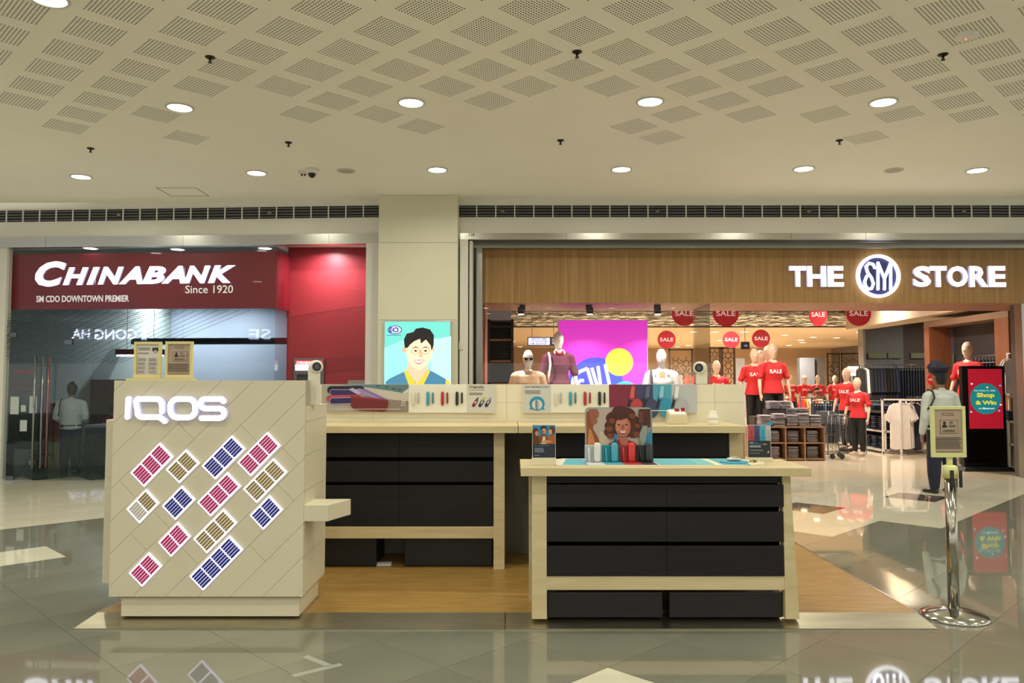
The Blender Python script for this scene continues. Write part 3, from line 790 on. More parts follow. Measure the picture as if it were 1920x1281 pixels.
def duo(P):
    P.rc('#c9c9c4', 0, 1, 0, 1); P.tx('#2b2a28', 'IQOS ORIGINALS DUO', .08, .92, .87, .94, .02); P.lines('#5a5855', .08, .66, .66, .80, 3)
    P.el('#2f8fb4', .51, .33, .27, .25, rot=0); P.poly('#2f8fb4', [(.24, .12), (.78, .12), (.62, .52), (.40, .52)]); P.el('#d3d5d3', .51, .29, .18, .175); P.poly('#77818a', cap(.50, .16, .49, .40, .05, .98)); P.poly('#aab3ba', cap(.55, .18, .55, .36, .035, .98))
wall_board('text_board', 980, 1033, 721, 774.5, 'pale grey board with a blue ring around a device', duo)
def stripes(P):
    asp = 3.05
    for a, b, c in ((0, .31, '#7c2440'), (.31, .50, '#3f3d63'), (.50, .71, '#4aa0bd'), (.71, 1, '#b9bcbf')): P.rc(c, a, b, 0, 1)
    P.poly('#2a2a3a', [(.31, .0), (.55, 0), (.55, .35), (.45, .55), (.36, .5)])
    for u, c1, c2 in ((.26, '#b03a3f', '#cf5a5a'), (.43, '#3c4263', '#5b6282'), (.59, '#2f8fb4', '#8cc4d6'), (.76, '#a9adb1', '#e1e3e4')):
        P.poly('#20232c', [(u - .06, .18), (u - .03, .62), (u, .56), (u - .03, .18)])
        P.el(c1, u + .055, .16, .075, .34); P.poly(c2, [(u - .03, .48), (u - .005, .94), (u + .035, .94), (u + .02, .46)]); P.poly(c1, [(u - .03, .48), (u - .028, .54), (u + .024, .54), (u + .02, .46)])
    P.lines('#e0dcd6', .20, .85, .05, .12, 1)
wall_board('photo_board', 1142, 1307, 721, 774.5, 'wide photo board of four devices on red, navy, blue and silver stripes', stripes)

# ---- drawers helper
def drawer_bank(t, x0, x1, xm, rows, Y, back, name='drawer_front'):
    ymin = rows[0][0]; ymax = rows[-1][1]
    a, b, c0, d0 = rect(x0, x1, ymin, ymax, Y); MB().box(a + .004, b - .004, Y + .07, Y + back, c0 + .004, d0 - .002).build('cabinet_carcass', M('#020203', .8, spec=.1), t)
    for (y0, y1) in rows:
        for (u, v) in (((x0, xm), (xm, x1)) if xm else ((x0, x1),)):
            a, b, c0, d0 = rect(u, v, y0, y1, Y)
            MB().box(a + .001, b - .001, Y, Y + .024, c0, d0).build(name, m_blackwood, t, bevel=.0015)
# ---- left back counter
Yk = 6.02; Yl = 6.14
t = thing('back_counter', 'pale oak counter with black drawers at the back, left half', 'counter', (-1.1, 6.4, ZP))
zt1 = at(800, 799, Yk).z; zt0 = at(800, 812.5, Yk).z
xs0 = at(590, 800, Yk).x - .2; xsm = at(971.5, 800, Yk).x; xse = at(1399, 800, Yk).x
MB().box(xs0, xsm - .002, Yk, YBW, zt0, zt1).build('worktop', m_oak_h, t, bevel=.003)
lx = rect(925.5, 946, 812.5, 1058.5, Yl)
MB().box(lx[0], lx[1], Yl, Yl + .09, ZP, zt0).build('leg', m_oak, t, bevel=.002)
MB().box(lx[0], lx[1], YBW - .12, YBW - .03, ZP, zt0).build('leg', m_oak, t, bevel=.002)
rr = rect(600, 925.5, 988, 1010, Yl); MB().box(xs0 + .05, lx[0], Yl, Yl + .05, rr[2], rr[3]).build('lower_rail', m_oak_h, t, bevel=.002)
drawer_bank(t, 570, 925, 748, ((814, 857.5), (865, 904), (910, 988)), Yl + .01, .45)
bx = rect(600, 700, 1012, 1049, Yl + .08)
for u, v in ((580, 706), (758, 924)):
    a = at(u, 1030, Yl + .1).x; b = at(v, 1030, Yl + .1).x
    MB().box(a, b, Yl + .1, Yl + .5, ZP, rr[2] - .012).build('storage_box', M('#0c0c10', .5), t, bevel=.01)
MB().box(at(707, 1044, Yl + .2).x, at(736, 1044, Yl + .2).x, Yl + .12, Yl + .18, ZP, ZP + .02).build('power_strip', M('#cfcfcb', .5), label='small white strip on the floor under the back counter', cat='power strip')
# ---- right back counter
t = thing('back_counter', 'pale oak counter with black drawers at the back, right half', 'counter', (.95, 6.4, ZP))
MB().box(xsm + .002, xse, Yk, YBW, zt0, zt1).build('worktop', m_oak_h, t, bevel=.003)
lx = rect(1369, 1395.5, 812.5, 1058.5, Yl)
MB().box(lx[0], lx[1], Yl, Yl + .09, ZP, zt0).build('leg', m_oak, t, bevel=.002)
MB().box(lx[0], lx[1], YBW - .12, YBW - .03, ZP, zt0).build('leg', m_oak, t, bevel=.002)
rr = rect(1000, 1369, 988, 1010, Yl); MB().box(rr[0], lx[0], Yl, Yl + .05, rr[2], rr[3]).build('lower_rail', m_oak_h, t, bevel=.002)
drawer_bank(t, 1004, 1369, 1190, ((814, 857.5), (865, 904), (910, 988)), Yl + .01, .45)
MB().box(rr[0] + .05, lx[0] - .03, Yl + .1, Yl + .5, ZP, rr[2] - .012).build('storage_box', M('#0c0c10', .5), t, bevel=.01)

# things on the back counter
Yi = 6.25
a, b, c0, d0 = rect(1253, 1289, 772, 797, Yi); c0 = zt1
t = thing('tissue_box', 'small cream slant-top holder with red bits on back counter', 'holder', ((a + b) / 2, Yi + .05, zt1))
MB().hexa([(a, Yi, c0), (b, Yi, c0), (b, Yi + .12, c0), (a, Yi + .12, c0), (a + .01, Yi, c0 + .075), (b, Yi, c0 + .075), (b, Yi + .12, c0 + .11), (a + .01, Yi + .12, c0 + .11)]).build('body', M('#d3c9a3', .35), t, bevel=.003)
MB().hexa([(a + .02, Yi + .005, c0 + .076), (b - .012, Yi + .005, c0 + .076), (b - .012, Yi + .11, c0 + .107), (a + .02, Yi + .11, c0 + .107), (a + .02, Yi + .005, c0 + .084), (b - .012, Yi + .005, c0 + .084), (b - .012, Yi + .11, c0 + .115), (a + .02, Yi + .11, c0 + .115)]).build('card', M('#e8e2d8', .5), t)
for k, (u, s) in enumerate(((.5, .012), (.62, .009), (.86, .017))): MB().box(a + (b - a) * u - s / 1.2, a + (b - a) * u + s / 1.2, Yi + .06, Yi + .08, c0 + .10, c0 + .112 + s).build('red_tag', M('#9a2030', .4), t)
c = at(1337, 797, Yi); c.z = zt1
t = thing('scent_diffuser', 'white two-tier round diffuser on the back counter', 'diffuser', c)
MB().lathe([(.042, 0), (.044, .004), (.044, .035), (.043, .038)], c, 28).build('base', M('#e9e4d4', .35), t)
MB().lathe([(.041, .04), (.044, .043), (.043, .06), (.034, .078), (.031, .082), (.031, .102), (.029, .106)], c, 28).build('top', M('#e9e4d4', .35), t)

# ---- front right table
Yq = 4.80; Yql = 4.88
zt1 = at(1250, 877.5, Yq).z; zt0 = at(1250, 893.5, Yq).z
xa = at(976.5, 886, Yq).x; xb = at(1521.5, 886, Yq).x
YQB = 5.34
t = thing('display_table', 'pale oak table with black drawers and splayed right leg, in front', 'table', ((xa + xb) / 2, 5.08, ZP))
MB().box(xa, xb, Yq, YQB, zt0, zt1).build('table_top', m_oak_h, t, bevel=.003)
TZT = zt1
def leg(x0t, x1t, x0b, x1b, Y, dep):
    p = lambda x, y, YY: at(x, y, YY)
    A = at(x0t, 894, Y).x; B = at(x1t, 894, Y).x; C_ = at(x0b, 1151, Y).x; D = at(x1b, 1151, Y).x
    MB().hexa([(C_, Y, ZP), (D, Y, ZP), (D, Y + dep, ZP), (C_, Y + dep, ZP), (A, Y, zt0), (B, Y, zt0), (B, Y + dep, zt0), (A, Y + dep, zt0)]).build('leg', m_oak, t, bevel=.002)
leg(997.5, 1025, 997.5, 1025.5, Yql, .07); leg(1467, 1482, 1473, 1499, Yql, .07)
Y2 = YQB - .08
for xx in (at(997.5, 1000, Yql).x - .01, at(1475, 1000, Yql).x):
    MB().box(xx, xx + .07, Y2, Y2 + .06, ZP, zt0).build('leg', m_oak, t, bevel=.002)
rr = rect(1025, 1473, 1081, 1107, Yql); MB().box(rr[0], rr[1], Yql + .004, Yql + .05, rr[2], rr[3]).build('lower_rail', m_oak_h, t, bevel=.002)
a, b, c0, d0 = rect(1025.5, 1467, 895, 906, Yql + .02); MB().box(a, b, Yql + .02, Yql + .04, c0, zt0).build('drawer_fascia', m_blackwood, t)
drawer_bank(t, 1025.5, 1470, 1250, ((909, 951), (960, 1016), (1024, 1080.5)), Yql - .004, .38)
for u, v in ((1026, 1242), (1255, 1467)):
    a, b, c0, d0 = rect(u, v, 1111, 1148, Yql + .03); MB().box(a, b, Yql + .03, Yql + .40, ZP, d0).build('storage_box', M('#101014', .5), t, bevel=.006)

# ---- things on the front table
def stand(x0, x1, y0, y1, Y, label, paint, name, foot):
    a, b, c0, d0 = rect(x0, x1, y0, y1, Y)
    t = thing(name, label, 'leaflet stand', ((a + b) / 2, Y + .03, TZT))
    MB().box(a, b, Y + .004, Y + .012, TZT, d0).build('acrylic_back', M('#cfcabb', .25), t)
    zf = at((x0 + x1) / 2, foot, Y).z
    MB().box(a - .002, b + .002, Y - .025, Y + .06, TZT, zf).build('foot', M('#d9d2b6', .4), t, bevel=.002)
    P = Print(a + .003, b - .003, zf + .002, d0 - .003, Y + .0036); paint(P); P.build('leaflet', t); return t
def friends(P):
    P.rc('#1c2438', 0, 1, 0, 1); P.rc('#2e86b8', 0, 1, .42, 1)
    P.poly('#5b3018', [(0, .42), (0, .80), (.12, .84), (.24, .74), (.30, .55), (.30, .42)]); P.poly('#7a4526', [(.26, .42), (.30, .66), (.42, .74), (.60, .70), (.72, .56), (.74, .42)]); P.poly('#a8602a', [(.62, .42), (.66, .62), (.82, .72), (1, .66), (1, .42)])
    P.el('#241610', .49, .90, .14, .085); P.el('#c98f66', .50, .83, .10, .09); P.el('#241610', .43, .80, .03, .03)
    P.el('#4a2512', .12, .80, .13, .12); P.el('#c08258', .18, .75, .08, .08); P.el('#5a2f14', .86, .85, .14, .12); P.el('#d39a70', .78, .80, .08, .085)
    P.poly('#d8c3a0', [(.38, .42), (.45, .66), (.56, .66), (.60, .42)]); P.poly('#c98f66', [(.30, .44), (.55, .55), (.85, .52), (.8, .46)])
    P.tx('#5fb0d8', 'Get to match up & HERE', .08, .72, .355, .385, .01); P.lines('#8f9ab0', .08, .52, .16, .31, 6); P.lines('#8f9ab0', .08, .3, .05, .09, 1)
stand(998, 1042, 797, 869, 4.98, 'acrylic stand with a leaflet of three laughing friends, at table left', friends, 'leaflet_stand', 859)
def trade(P):
    P.rc('#1d242b', 0, 1, 0, 1)
    for a, b, c in ((0, .28, '#b04a5a'), (.28, .52, '#4a4a70'), (.52, .78, '#4aa0bd'), (.78, 1, '#b9bcbf')): P.rc(c, a, b, .52, 1)
    for u, c in ((.16, '#a8323a'), (.40, '#33395a'), (.66, '#2f8fb4'), (.90, '#9fa5aa')): P.el(c, u, .60, .13, .075); P.poly(c, [(u - .05, .64), (u - .03, .86), (u + .03, .86), (u + .03, .64)])
    P.tx('#e6e6e4', 'OUR', .05, .21, .445, .48, .02); P.tx('#2f8fb4', 'NEXT', .24, .42, .445, .48, .02); P.tx('#2f8fb4', 'TRADE-IN OFFER', .05, .62, .395, .43, .01); P.tx('#e6e6e4', 'YET!', .65, .80, .395, .43, .02)
    P.lines('#c9c9c6', .05, .62, .31, .38, 2); P.lines('#8c9196', .05, .72, .2, .25, 2); P.lines('#8c9196', .05, .5, .12, .15, 1)
    P.el('#d5d5d2', .87, .17, .07, .045, n=3, rot=90); P.el('#1d242b', .87, .17, .04, .026, n=3, rot=90)
t = stand(1402, 1446, 797, 866, 5.22, 'dark stand-up offer card with colour photo, at table right', trade, 'offer_card_stand', 858.5)
c = at(1443, 796, 5.22)
P = MB(); P.prism([(c.x - .022, c.z + .004), (c.x + .006, c.z - .004), (c.x + .022, c.z - .002), (c.x + .018, c.z + .014), (c.x, c.z + .022)], 5.212, .006); P.build('blue_badge', M('#2a93b8', .4), t)
# surfboard-shaped mat
def topY(py): return atz(1200, py, TZT).y
def tp(px, py): p = atz(px, py, TZT + .012); return (p.x, p.y)
t = thing('display_mat', 'long surfboard-shaped mat with blue and cream stripes on the table', 'mat', (*tp(1240, 871), TZT))
Ym0 = 4.84; Ym1 = 5.26
def mx(px): return at(px, 871, 5.0).x
out = [(mx(1041), Ym0 + .02), (mx(1043), Ym0), (mx(1350), Ym0), (mx(1400), Ym0 + .03), (mx(1428), Ym0 + .10), (mx(1436), Ym0 + .2), (mx(1425), Ym0 + .32), (mx(1395), Ym1 - .04), (mx(1330), Ym1), (mx(1060), Ym1), (mx(1041), Ym1 - .05)]
MB().slab(out, TZT, TZT + .012).build('board', M('#dcd8bd', .4), t)
def strip(px0, px1, sk, c, k):
    a, b = mx(px0), mx(px1); MB().slab([(a, Ym0 + .02), (b, Ym0 + .02), (b + sk, Ym1 - .02), (a + sk, Ym1 - .02)], TZT + .012, TZT + .0128 + k * .0002).build('stripe', M(c, .5), t)
strip(1052, 1099, .05, '#4aa6ba', 0); strip(1099, 1131, 0, '#c9c8cc', 1); strip(1131, 1166, 0, '#4aa6ba', 2); strip(1166, 1200, 0, '#b0323a', 3); strip(1200, 1226, 0, '#2b2d3c', 4)
strip(1230, 1300, 0, '#55a9b8', 5); strip(1300, 1330, 0, '#6fb3b6', 6); strip(1345, 1395, 0, '#4f9fb2', 7)
# big photo display with devices
YD = 5.06; ZM = TZT + .0145
a, b, c0, d0 = rect(1097, 1223, 764, 870, YD)
t = thing('photo_display', 'rounded photo of a laughing curly-haired woman behind four devices, on table', 'display stand', ((a + b) / 2, YD, ZM))
rr_ = .028; pts = [(a, ZM), (b, ZM)] + [(b - rr_ + rr_ * math.cos(R(k * 15)), d0 - rr_ + rr_ * math.sin(R(k * 15))) for k in range(7)] + [(a + rr_ + rr_ * math.cos(R(90 + k * 15)), d0 - rr_ + rr_ * math.sin(R(90 + k * 15))) for k in range(7)]
MB().prism(pts, YD, .012).build('back_board', M('#6fa3a8', .4), t)
i_ = .004; rr_ = .025
pts = [(a + i_, c0), (b - i_, c0)] + [(b - i_ - rr_ + rr_ * math.cos(R(k * 15)), d0 - i_ - rr_ + rr_ * math.sin(R(k * 15))) for k in range(7)] + [(a + i_ + rr_ + rr_ * math.cos(R(90 + k * 15)), d0 - i_ - rr_ + rr_ * math.sin(R(90 + k * 15))) for k in range(7)]
P = Print(a, b, ZM, d0, YD - .0003); n_ = lambda q: ((q[0] - a) / (b - a), (q[1] - ZM) / (d0 - ZM))
P.poly('#b7a79b', [n_(q) if n_(q)[1] > 0 else (n_(q)[0], 0.01) for q in pts])
P.rc('#c9b49a', .22, .36, .25, .55)
P.poly('#8a4a26', [(.02, .10), (.02, .90), (.08, .97), (.13, .85), (.12, .60), (.20, .42), (.24, .20), (.20, .1)]); P.poly('#c57f4a', [(.03, .25), (.06, .62), (.10, .55), (.16, .3), (.13, .15)])
P.poly('#9a5a44', [(.06, .97), (.18, .97), (.21, .89), (.20, .82), (.17, .78), (.19, .74), (.17, .70), (.11, .66), (.08, .75)])
for u, v, r_ in ((.44, .80, .13), (.40, .66, .11), (.38, .54, .10), (.60, .86, .15), (.70, .74, .12), (.73, .62, .11), (.72, .52, .09), (.52, .92, .12), (.64, .55, .1)): P.el('#4e2116', u, v, r_, r_ * .95)
for u, v, r_ in ((.36, .60, .05), (.37, .47, .05), (.76, .50, .05), (.78, .66, .04), (.40, .75, .05), (.70, .84, .05)): P.el('#7d3d20', u, v, r_, r_)
P.poly('#8f1f2a', [(.28, .05), (.30, .28), (.40, .36), (.50, .40), (.62, .40), (.72, .36), (.80, .26), (.82, .05)])
P.poly('#b06a50', [(.50, .44), (.62, .44), (.64, .34), (.60, .12), (.52, .34)])
P.el('#b9694f', .56, .64, .115, .19); P.el('#c57d62', .54, .66, .09, .15); P.poly('#4e2116', [(.44, .78), (.48, .86), (.60, .87), (.68, .76), (.62, .80), (.52, .76)])
P.el('#3a1a14', .50, .68, .02, .012); P.el('#3a1a14', .61, .68, .02, .012); P.poly('#9a523c', [(.545, .68), (.53, .60), (.58, .60), (.57, .68)])
P.el('#7a2b2a', .56, .555, .062, .04, a0=180, a1=360); P.el('#efe4dc', .56, .555, .052, .028, a0=180, a1=360)
P.poly('#4a241a', [(.80, .97), (.97, .97), (.97, .62), (.88, .66), (.80, .70), (.78, .76), (.81, .80), (.79, .86)]); P.poly('#6a3a2c', [(.80, .92), (.86, .92), (.86, .72), (.80, .72), (.79, .76), (.82, .80), (.80, .86)])
P.poly('#8b9a94', [(.80, .50), (.86, .66), (.92, .66), (.90, .40), (.84, .2)]); P.poly('#2a86ac', [(.88, .10), (.90, .44), (.985, .62), (.985, .10)])
P.build('photo_print', t)
cw = (b - a) / 4
for i, (cb, cd, cp) in enumerate((('#b4b8bd', '#dddcd2', '#cfd2cf'), ('#16808c', '#4fa6bd', '#3f9ab5'), ('#8f1c2a', '#d43a34', '#c9352f'), ('#171a20', '#33363c', '#24262c'))):
    x0_ = a - .004 + i * (cw + .001); y0_ = YD - .07
    MB().box(x0_, x0_ + cw, y0_ + .03, YD - .004, ZM, ZM + .105).build('holder_block', M(cb, .35), t, bevel=.003)
    xd = x0_ + cw * .70; r0 = .0215
    MB().tube([(xd, y0_ + .01, ZM + z) for z in (.002, .008, .02, .105, .117, .123)], [r0 * .55, r0 * .85, r0, r0, r0 * .85, r0 * .5], 20, [.008, .012, .014, .014, .012, .008]).build('pocket_charger', M(cd, .3), t)
    xp = x0_ + cw * .22
    MB().tube([(xp + .004, y0_ + .015, ZM + .001), (xp + .003, y0_ + .015, ZM + .004), (xp - .002, y0_ + .02, ZM + .086), (xp - .002, y0_ + .02, ZM + .09)], [.005, .007, .007, .005], 14).build('holder_pen', M(cp, .3), t)
xs_ = a + cw * 1.78
MB().tube([(xs_, YD - .02, ZM + .105), (xs_, YD - .02, ZM + .175)], .0085, 12).build('tall_pen', M('#1f5f96', .3), t)
# mouse and pad, key fob
c = at(1376, 864, 5.0); c.z = TZT + .0135
t = MB().lathe([(.08, 0), (.088, .003), (.088, .006), (.084, .008)], (c.x, c.y, c.z), 32).build('mouse_pad', M('#3e9fc0', .5), label='round blue pad on the table mat under the mouse', cat='mouse pad')
c.z += .008
t = thing('mouse', 'pale grey device like a mouse on the blue pad', 'mouse', c)
MB().tube([(c.x - .045, c.y, c.z + .008), (c.x - .035, c.y, c.z + .011), (c.x, c.y, c.z + .014), (c.x + .035, c.y, c.z + .010), (c.x + .045, c.y, c.z + .007)], [.003, .010, .013, .009, .003], 16, [.01, .026, .03, .026, .012]).build('shell', M('#c9c6b8', .4), t)
MB().box(c.x - .012, c.x + .030, c.y - .02, c.y + .02, c.z + .024, c.z + .0275).build('top_plate', M('#a9a79c', .3), t, bevel=.002)
c = at(1412, 866, 5.0)
t = thing('metal_clip', 'small metal clip beside the blue pad on the table', 'clip', (c.x, c.y, TZT + .0125))
MB().box(c.x - .02, c.x + .03, c.y, c.y + .02, TZT + .0125, TZT + .024).build('clip_body', M('#b7a96a', .25, 1.), t, bevel=.003)
MB().box(c.x + .005, c.x + .016, c.y - .003, c.y + .022, TZT + .013, TZT + .026).build('clip_band', M('#45443c', .4), t)

# ---- stanchion with age notice
c = atz(1789, 1158, 0); Ysn = c.y
t = thing('stanchion', 'polished steel stanchion post with cream head and round base', 'stanchion', (c.x, c.y, 0))
rb_ = at(1848, 1158, Ysn).x - c.x
MB().lathe([(rb_, 0), (rb_, .012), (rb_ * .97, .02), (rb_ * .72, .038), (rb_ * .35, .055), (.04, .06)], c, 48).build('base', m_chrome, t)
ztp = at(1785, 872, Ysn).z; zhd = at(1785, 895, Ysn).z
MB().lathe([(.034, .055), (.034, zhd)], c, 32).build('pole', M('#a9a69a', .16, 1.), t)
m_lime = M('#d6d795', .5)
MB().lathe([(.044, zhd - .005), (.044, ztp - .012), (.034, ztp - .002), (.02, ztp)], c, 28).build('head_cap', m_lime, t)
for dx, w_ in ((-.012, .010), (.045, .006)): MB().box(c.x + dx - w_, c.x + dx + w_, c.y - .048, c.y - .03, zhd - .06, ztp - .03).build('belt_clip', M('#1c1c1a', .4), t)
zfb = at(1780, 858, Ysn).z
MB().box(c.x - .016, c.x + .016, c.y - .006, c.y + .012, ztp - .004, zfb + .004).build('sign_neck', m_lime, t)
t = notice(1747.5, 1811.5, 762, 858, Ysn - .02, 'lime-cream framed age notice on top of the steel stanchion', 'framed_notice', 'b')
t.children[0].data.materials[0] = M('#d6d795', .5, var=.02, vs=4)
# ================================================================== STORE ENTRANCE (right of the pillar)
YFa = 12.05
m_fascia = wood('vertical_grain_wood', '#946c3a', '#ad8650', (16, 1, .5), .5, .6)
m_soffit = wood('reddish_soffit_wood', '#8f6450', '#a87b62', (20, .6, 1), .5, .6)
m_portal = wood('brown_portal_wood', '#7d4a2c', '#93593a', (6, 6, .6), .5, .6)
def stx(i, mb, m, label, **k): return mb.build('trim_%d' % i, m, kind='structure', label=label, **k)
zs = at(1400, 568, YFa).z; zw1 = at(1400, 470, YFa).z
a = at(905, 520, YFa).x
MB().box(a, 13, YFa, YFa + .12, zs, zw1 + .1).build('wall_fascia', m_fascia, kind='structure', label='wide wood-grain fascia over the store entrance')
YSB = 13.45
MB().box(a, 13, YFa + .12, YSB, zs, zs + .1).build('ceiling_soffit', m_soffit, kind='structure', label='wood soffit under the store fascia')
stx(11, MB().box(at(862, 600, YW).x, at(877.5, 600, YW).x, YW - .03, YW + .3, 0, ZM0 + .06), m_white, 'white jamb beside the pillar')
stx(12, MB().box(at(880, 600, YW + .05).x, at(886, 600, YW + .05).x, YW + .02, YW + .3, 0, ZM0 + .05), M('#cbc8ba', .5), 'cream channel beside the white jamb')
MB().box(at(878, 600, 12.3).x - .1, a, 12.31, 12.36, 0, zw1 + .3).build('wall_jamb', M('#8a8982', .4, .5), kind='structure', label='grey return behind the steel jamb')
stx(13, MB().box(at(893, 600, 11.9).x, a, 11.9, 12.3, 0, zw1 + .2), m_steel_v, 'brushed steel jamb left of the shop window')
stx(14, MB().box(a - .15, 13, 11.85, YFa - .002, zw1 + .01, at(1400, 452, 11.85).z), m_steel, 'second brushed steel header above the wood fascia')
stx(15, MB().box(a - .2, 13, YW + .08, 11.99, ZM0 + .05, ZM0 + .12), M('#4e4c46', .4, .6), 'dark underside between the two store headers')
xr = at(1890, 700, 12.5).x
stx(16, MB().box(xr, xr + .06, 12.12, 12.3, 0, zs), m_steel_v, 'steel edge frame right of the store entrance')
stx(17, MB().box(xr + .06, 13, 12.2, 12.5, 0, zs), M('#55514c', .35, var=.1, vs=2), 'dark panel right of the store entrance')
# --- lit sign
t = thing('lit_sign_word', 'white lit word THE on the wood fascia', 'sign', (at(1531, 538, YFa).x, YFa - .05, at(1531, 538, YFa).z))
m_sign = M('#f3f3ff', .4, emit=1.9)
def sign_word(t, word, x0, x1, y0, y1, cuts):
    for ch, (u, v) in zip(word, cuts):
        front_lit(add_text(MB(), ch, rect(u, v, y0, y1, YFa - .07), YFa - .07, .05, .035)).build('lit_letter', [m_sign, m_litside], t)
sign_word(t, 'THE', 0, 0, 499, 537.5, [(1480.5, 1512), (1514, 1549), (1552.5, 1582)])
t = thing('lit_sign_word', 'white lit word STORE at the right end of the fascia', 'sign', (at(1800, 538, YFa).x, YFa - .05, at(1800, 538, YFa).z))
sign_word(t, 'STORE', 0, 0, 499, 538, [(1713, 1745.5), (1744, 1775.5), (1777, 1815), (1818.5, 1852.5), (1854, 1886)])
c = at(1648, 517.5, YFa - .07); ks = (YFa - .07) / F
t = thing('round_logo_sign', 'round white lit emblem between the words on the fascia', 'sign', (c.x, YFa - .04, c.z - 41 * ks))
MB().ring(c.x, c.z, 35.5 * ks, 41 * ks, YFa - .07, .05, 48).build('lit_ring', m_sign, t)
MB().disc(c.x, c.z, 36 * ks, YFa - .03, .025, 48).build('back_disc', M('#3b3d78', .4), t)
def s4(x, y): p = at(1400 + x / 3.69, 360 + y / 3.69, YFa - .07); return (p.x, p.z)
for paths in ([[(890, 525), (878, 500), (850, 492), (830, 515), (840, 555), (868, 595), (880, 635), (868, 668), (845, 672), (826, 650), (820, 620), (835, 580)]], [[(912, 490), (912, 672)], [(912, 490), (957, 600), (1000, 490)], [(1000, 490), (1000, 672)], [(957, 600), (957, 672)]]):
    mb = MB()
    for p in paths: mb.stroke([s4(*q) for q in p], 19 * ks / 3.69, YFa - .06, .03, 10)
    front_lit(mb).build('lit_letter', [m_sign, m_litside], t)

# --- shop window glass
m_glass = glass_mat('shop_glass', (.975, .98, .97), .7)
xg0 = at(906, 650, 12.2).x; xg1 = at(1332, 650, 12.2).x; xgm = at(1118, 650, 12.2).x
for i, (u, v) in enumerate(((xg0, xgm - .003), (xgm + .003, xg1))):
    MB().box(u, v, 12.2, 12.212, .12, zs).build('window_%d' % (i + 1), m_glass, kind='structure', label='clear shop window pane in front of the mannequins')
MB().box(xg1 - .012, xg1, 12.215, 13.3, .12, zs).build('window_3', glass_mat('return_glass', (.95, .965, .96), .7), kind='structure', label='clear glass return at the right end of the shop window')
MB().box(xg0 - .02, xg1, 12.15, 13.35, 0, .12).build('window_plinth', M('#cfc6b6', .4), label='low cream plinth under the shop window display', cat='plinth')
# --- store shell
Ymax = 34.
SZ = 2.93          # deep store ceiling
SZN = 3.45         # higher ceiling just inside the entrance
m_sfloor = M('#d6c7ab', .10, var=.04, vs=.8, spec=.6)
MB().box(-1.2, 14, 12.0, Ymax, -.06, -.003).build('floor_store', m_sfloor, kind='structure', label='glossy cream store floor')
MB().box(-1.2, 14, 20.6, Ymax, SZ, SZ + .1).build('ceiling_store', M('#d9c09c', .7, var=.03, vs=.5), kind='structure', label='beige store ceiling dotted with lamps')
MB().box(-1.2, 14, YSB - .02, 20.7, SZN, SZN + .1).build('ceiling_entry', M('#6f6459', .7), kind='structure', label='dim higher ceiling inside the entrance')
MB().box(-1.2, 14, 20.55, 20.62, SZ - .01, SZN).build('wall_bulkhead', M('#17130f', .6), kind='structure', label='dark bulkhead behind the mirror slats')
m_mir = M('#d9d0c6', .03, 1., var=.55, vs=3.0, stretch=(1.6, 6, 6), bump=1.)  # stretched noise paints dark and bright reflection streaks into the metal colour
t = thing('mirror_slat_band', 'band of rippled mirror-metal slats below the soffit, deep in the store', 'ceiling band', (4, 20.4, SZ))
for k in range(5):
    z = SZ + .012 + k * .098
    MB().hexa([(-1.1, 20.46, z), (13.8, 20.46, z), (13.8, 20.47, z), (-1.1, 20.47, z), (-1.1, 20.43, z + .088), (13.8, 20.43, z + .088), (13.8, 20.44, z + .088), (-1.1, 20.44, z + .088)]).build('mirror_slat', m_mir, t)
MB().box(-1.2, 14, YSB - .02, YSB, zs, SZN + .1).build('trim_18', m_soffit, kind='structure', label='back edge of the wood soffit')
MB().box(-1.2, 14, Ymax, Ymax + .1, 0, SZ).build('wall_back', M('#bb9f80', .7, var=.1, vs=.6), kind='structure', label='warm back wall of the store')
MB().box(-1.35, -1.2, 12.3, Ymax, 0, SZN).build('wall_store_left', M('#8d7560', .6), kind='structure', label='left wall of the store')
MB().box(a - .02, a + .03, 12.3, 13.5, 0, zs).build('trim_19', M('#9a4a38', .5), kind='structure', label='red-brown panel at the left end of the shop window')
MB().box(13.9, 14, 12.4, Ymax, 0, SZN).build('wall_store_right', M('#6d6660', .6), kind='structure', label='right wall of the store')
m_greywall = M('#6f747a', .6, var=.03, vs=1)
Yg = 20.2
gx = [at(1621, 700, Yg).x, at(1695, 700, Yg).x, at(1760, 700, Yg).x]
MB().box(gx[0], gx[1], Yg, Yg + .2, 0, SZN).build('wall_grey', m_greywall, kind='structure', label='blue-grey wall behind the hanging jackets')
MB().box(gx[1], 13.9, Yg, Yg + .2, 0, SZN).build('wall_brown', M('#4d4440', .6, var=.05, vs=1), kind='structure', label='dark brown wall behind the hanging trousers')
MB().box(gx[0] - .06, gx[0], Yg - .1, Yg + .2, 0, SZN).build('trim_20', M('#8a8883', .5), kind='structure', label='pale post at the edge of the grey wall')
b0 = at(1592, 600, 20.).x
MB().slab([(b0, 20.2), (b0 + .6, 20.2), (9.4, 13.6), (8.4, 13.6)], SZ - .09, SZN - .001).build('ceiling_beam', M('#cdb79a', .6), kind='structure', label='slanting beige ceiling drop in the store')
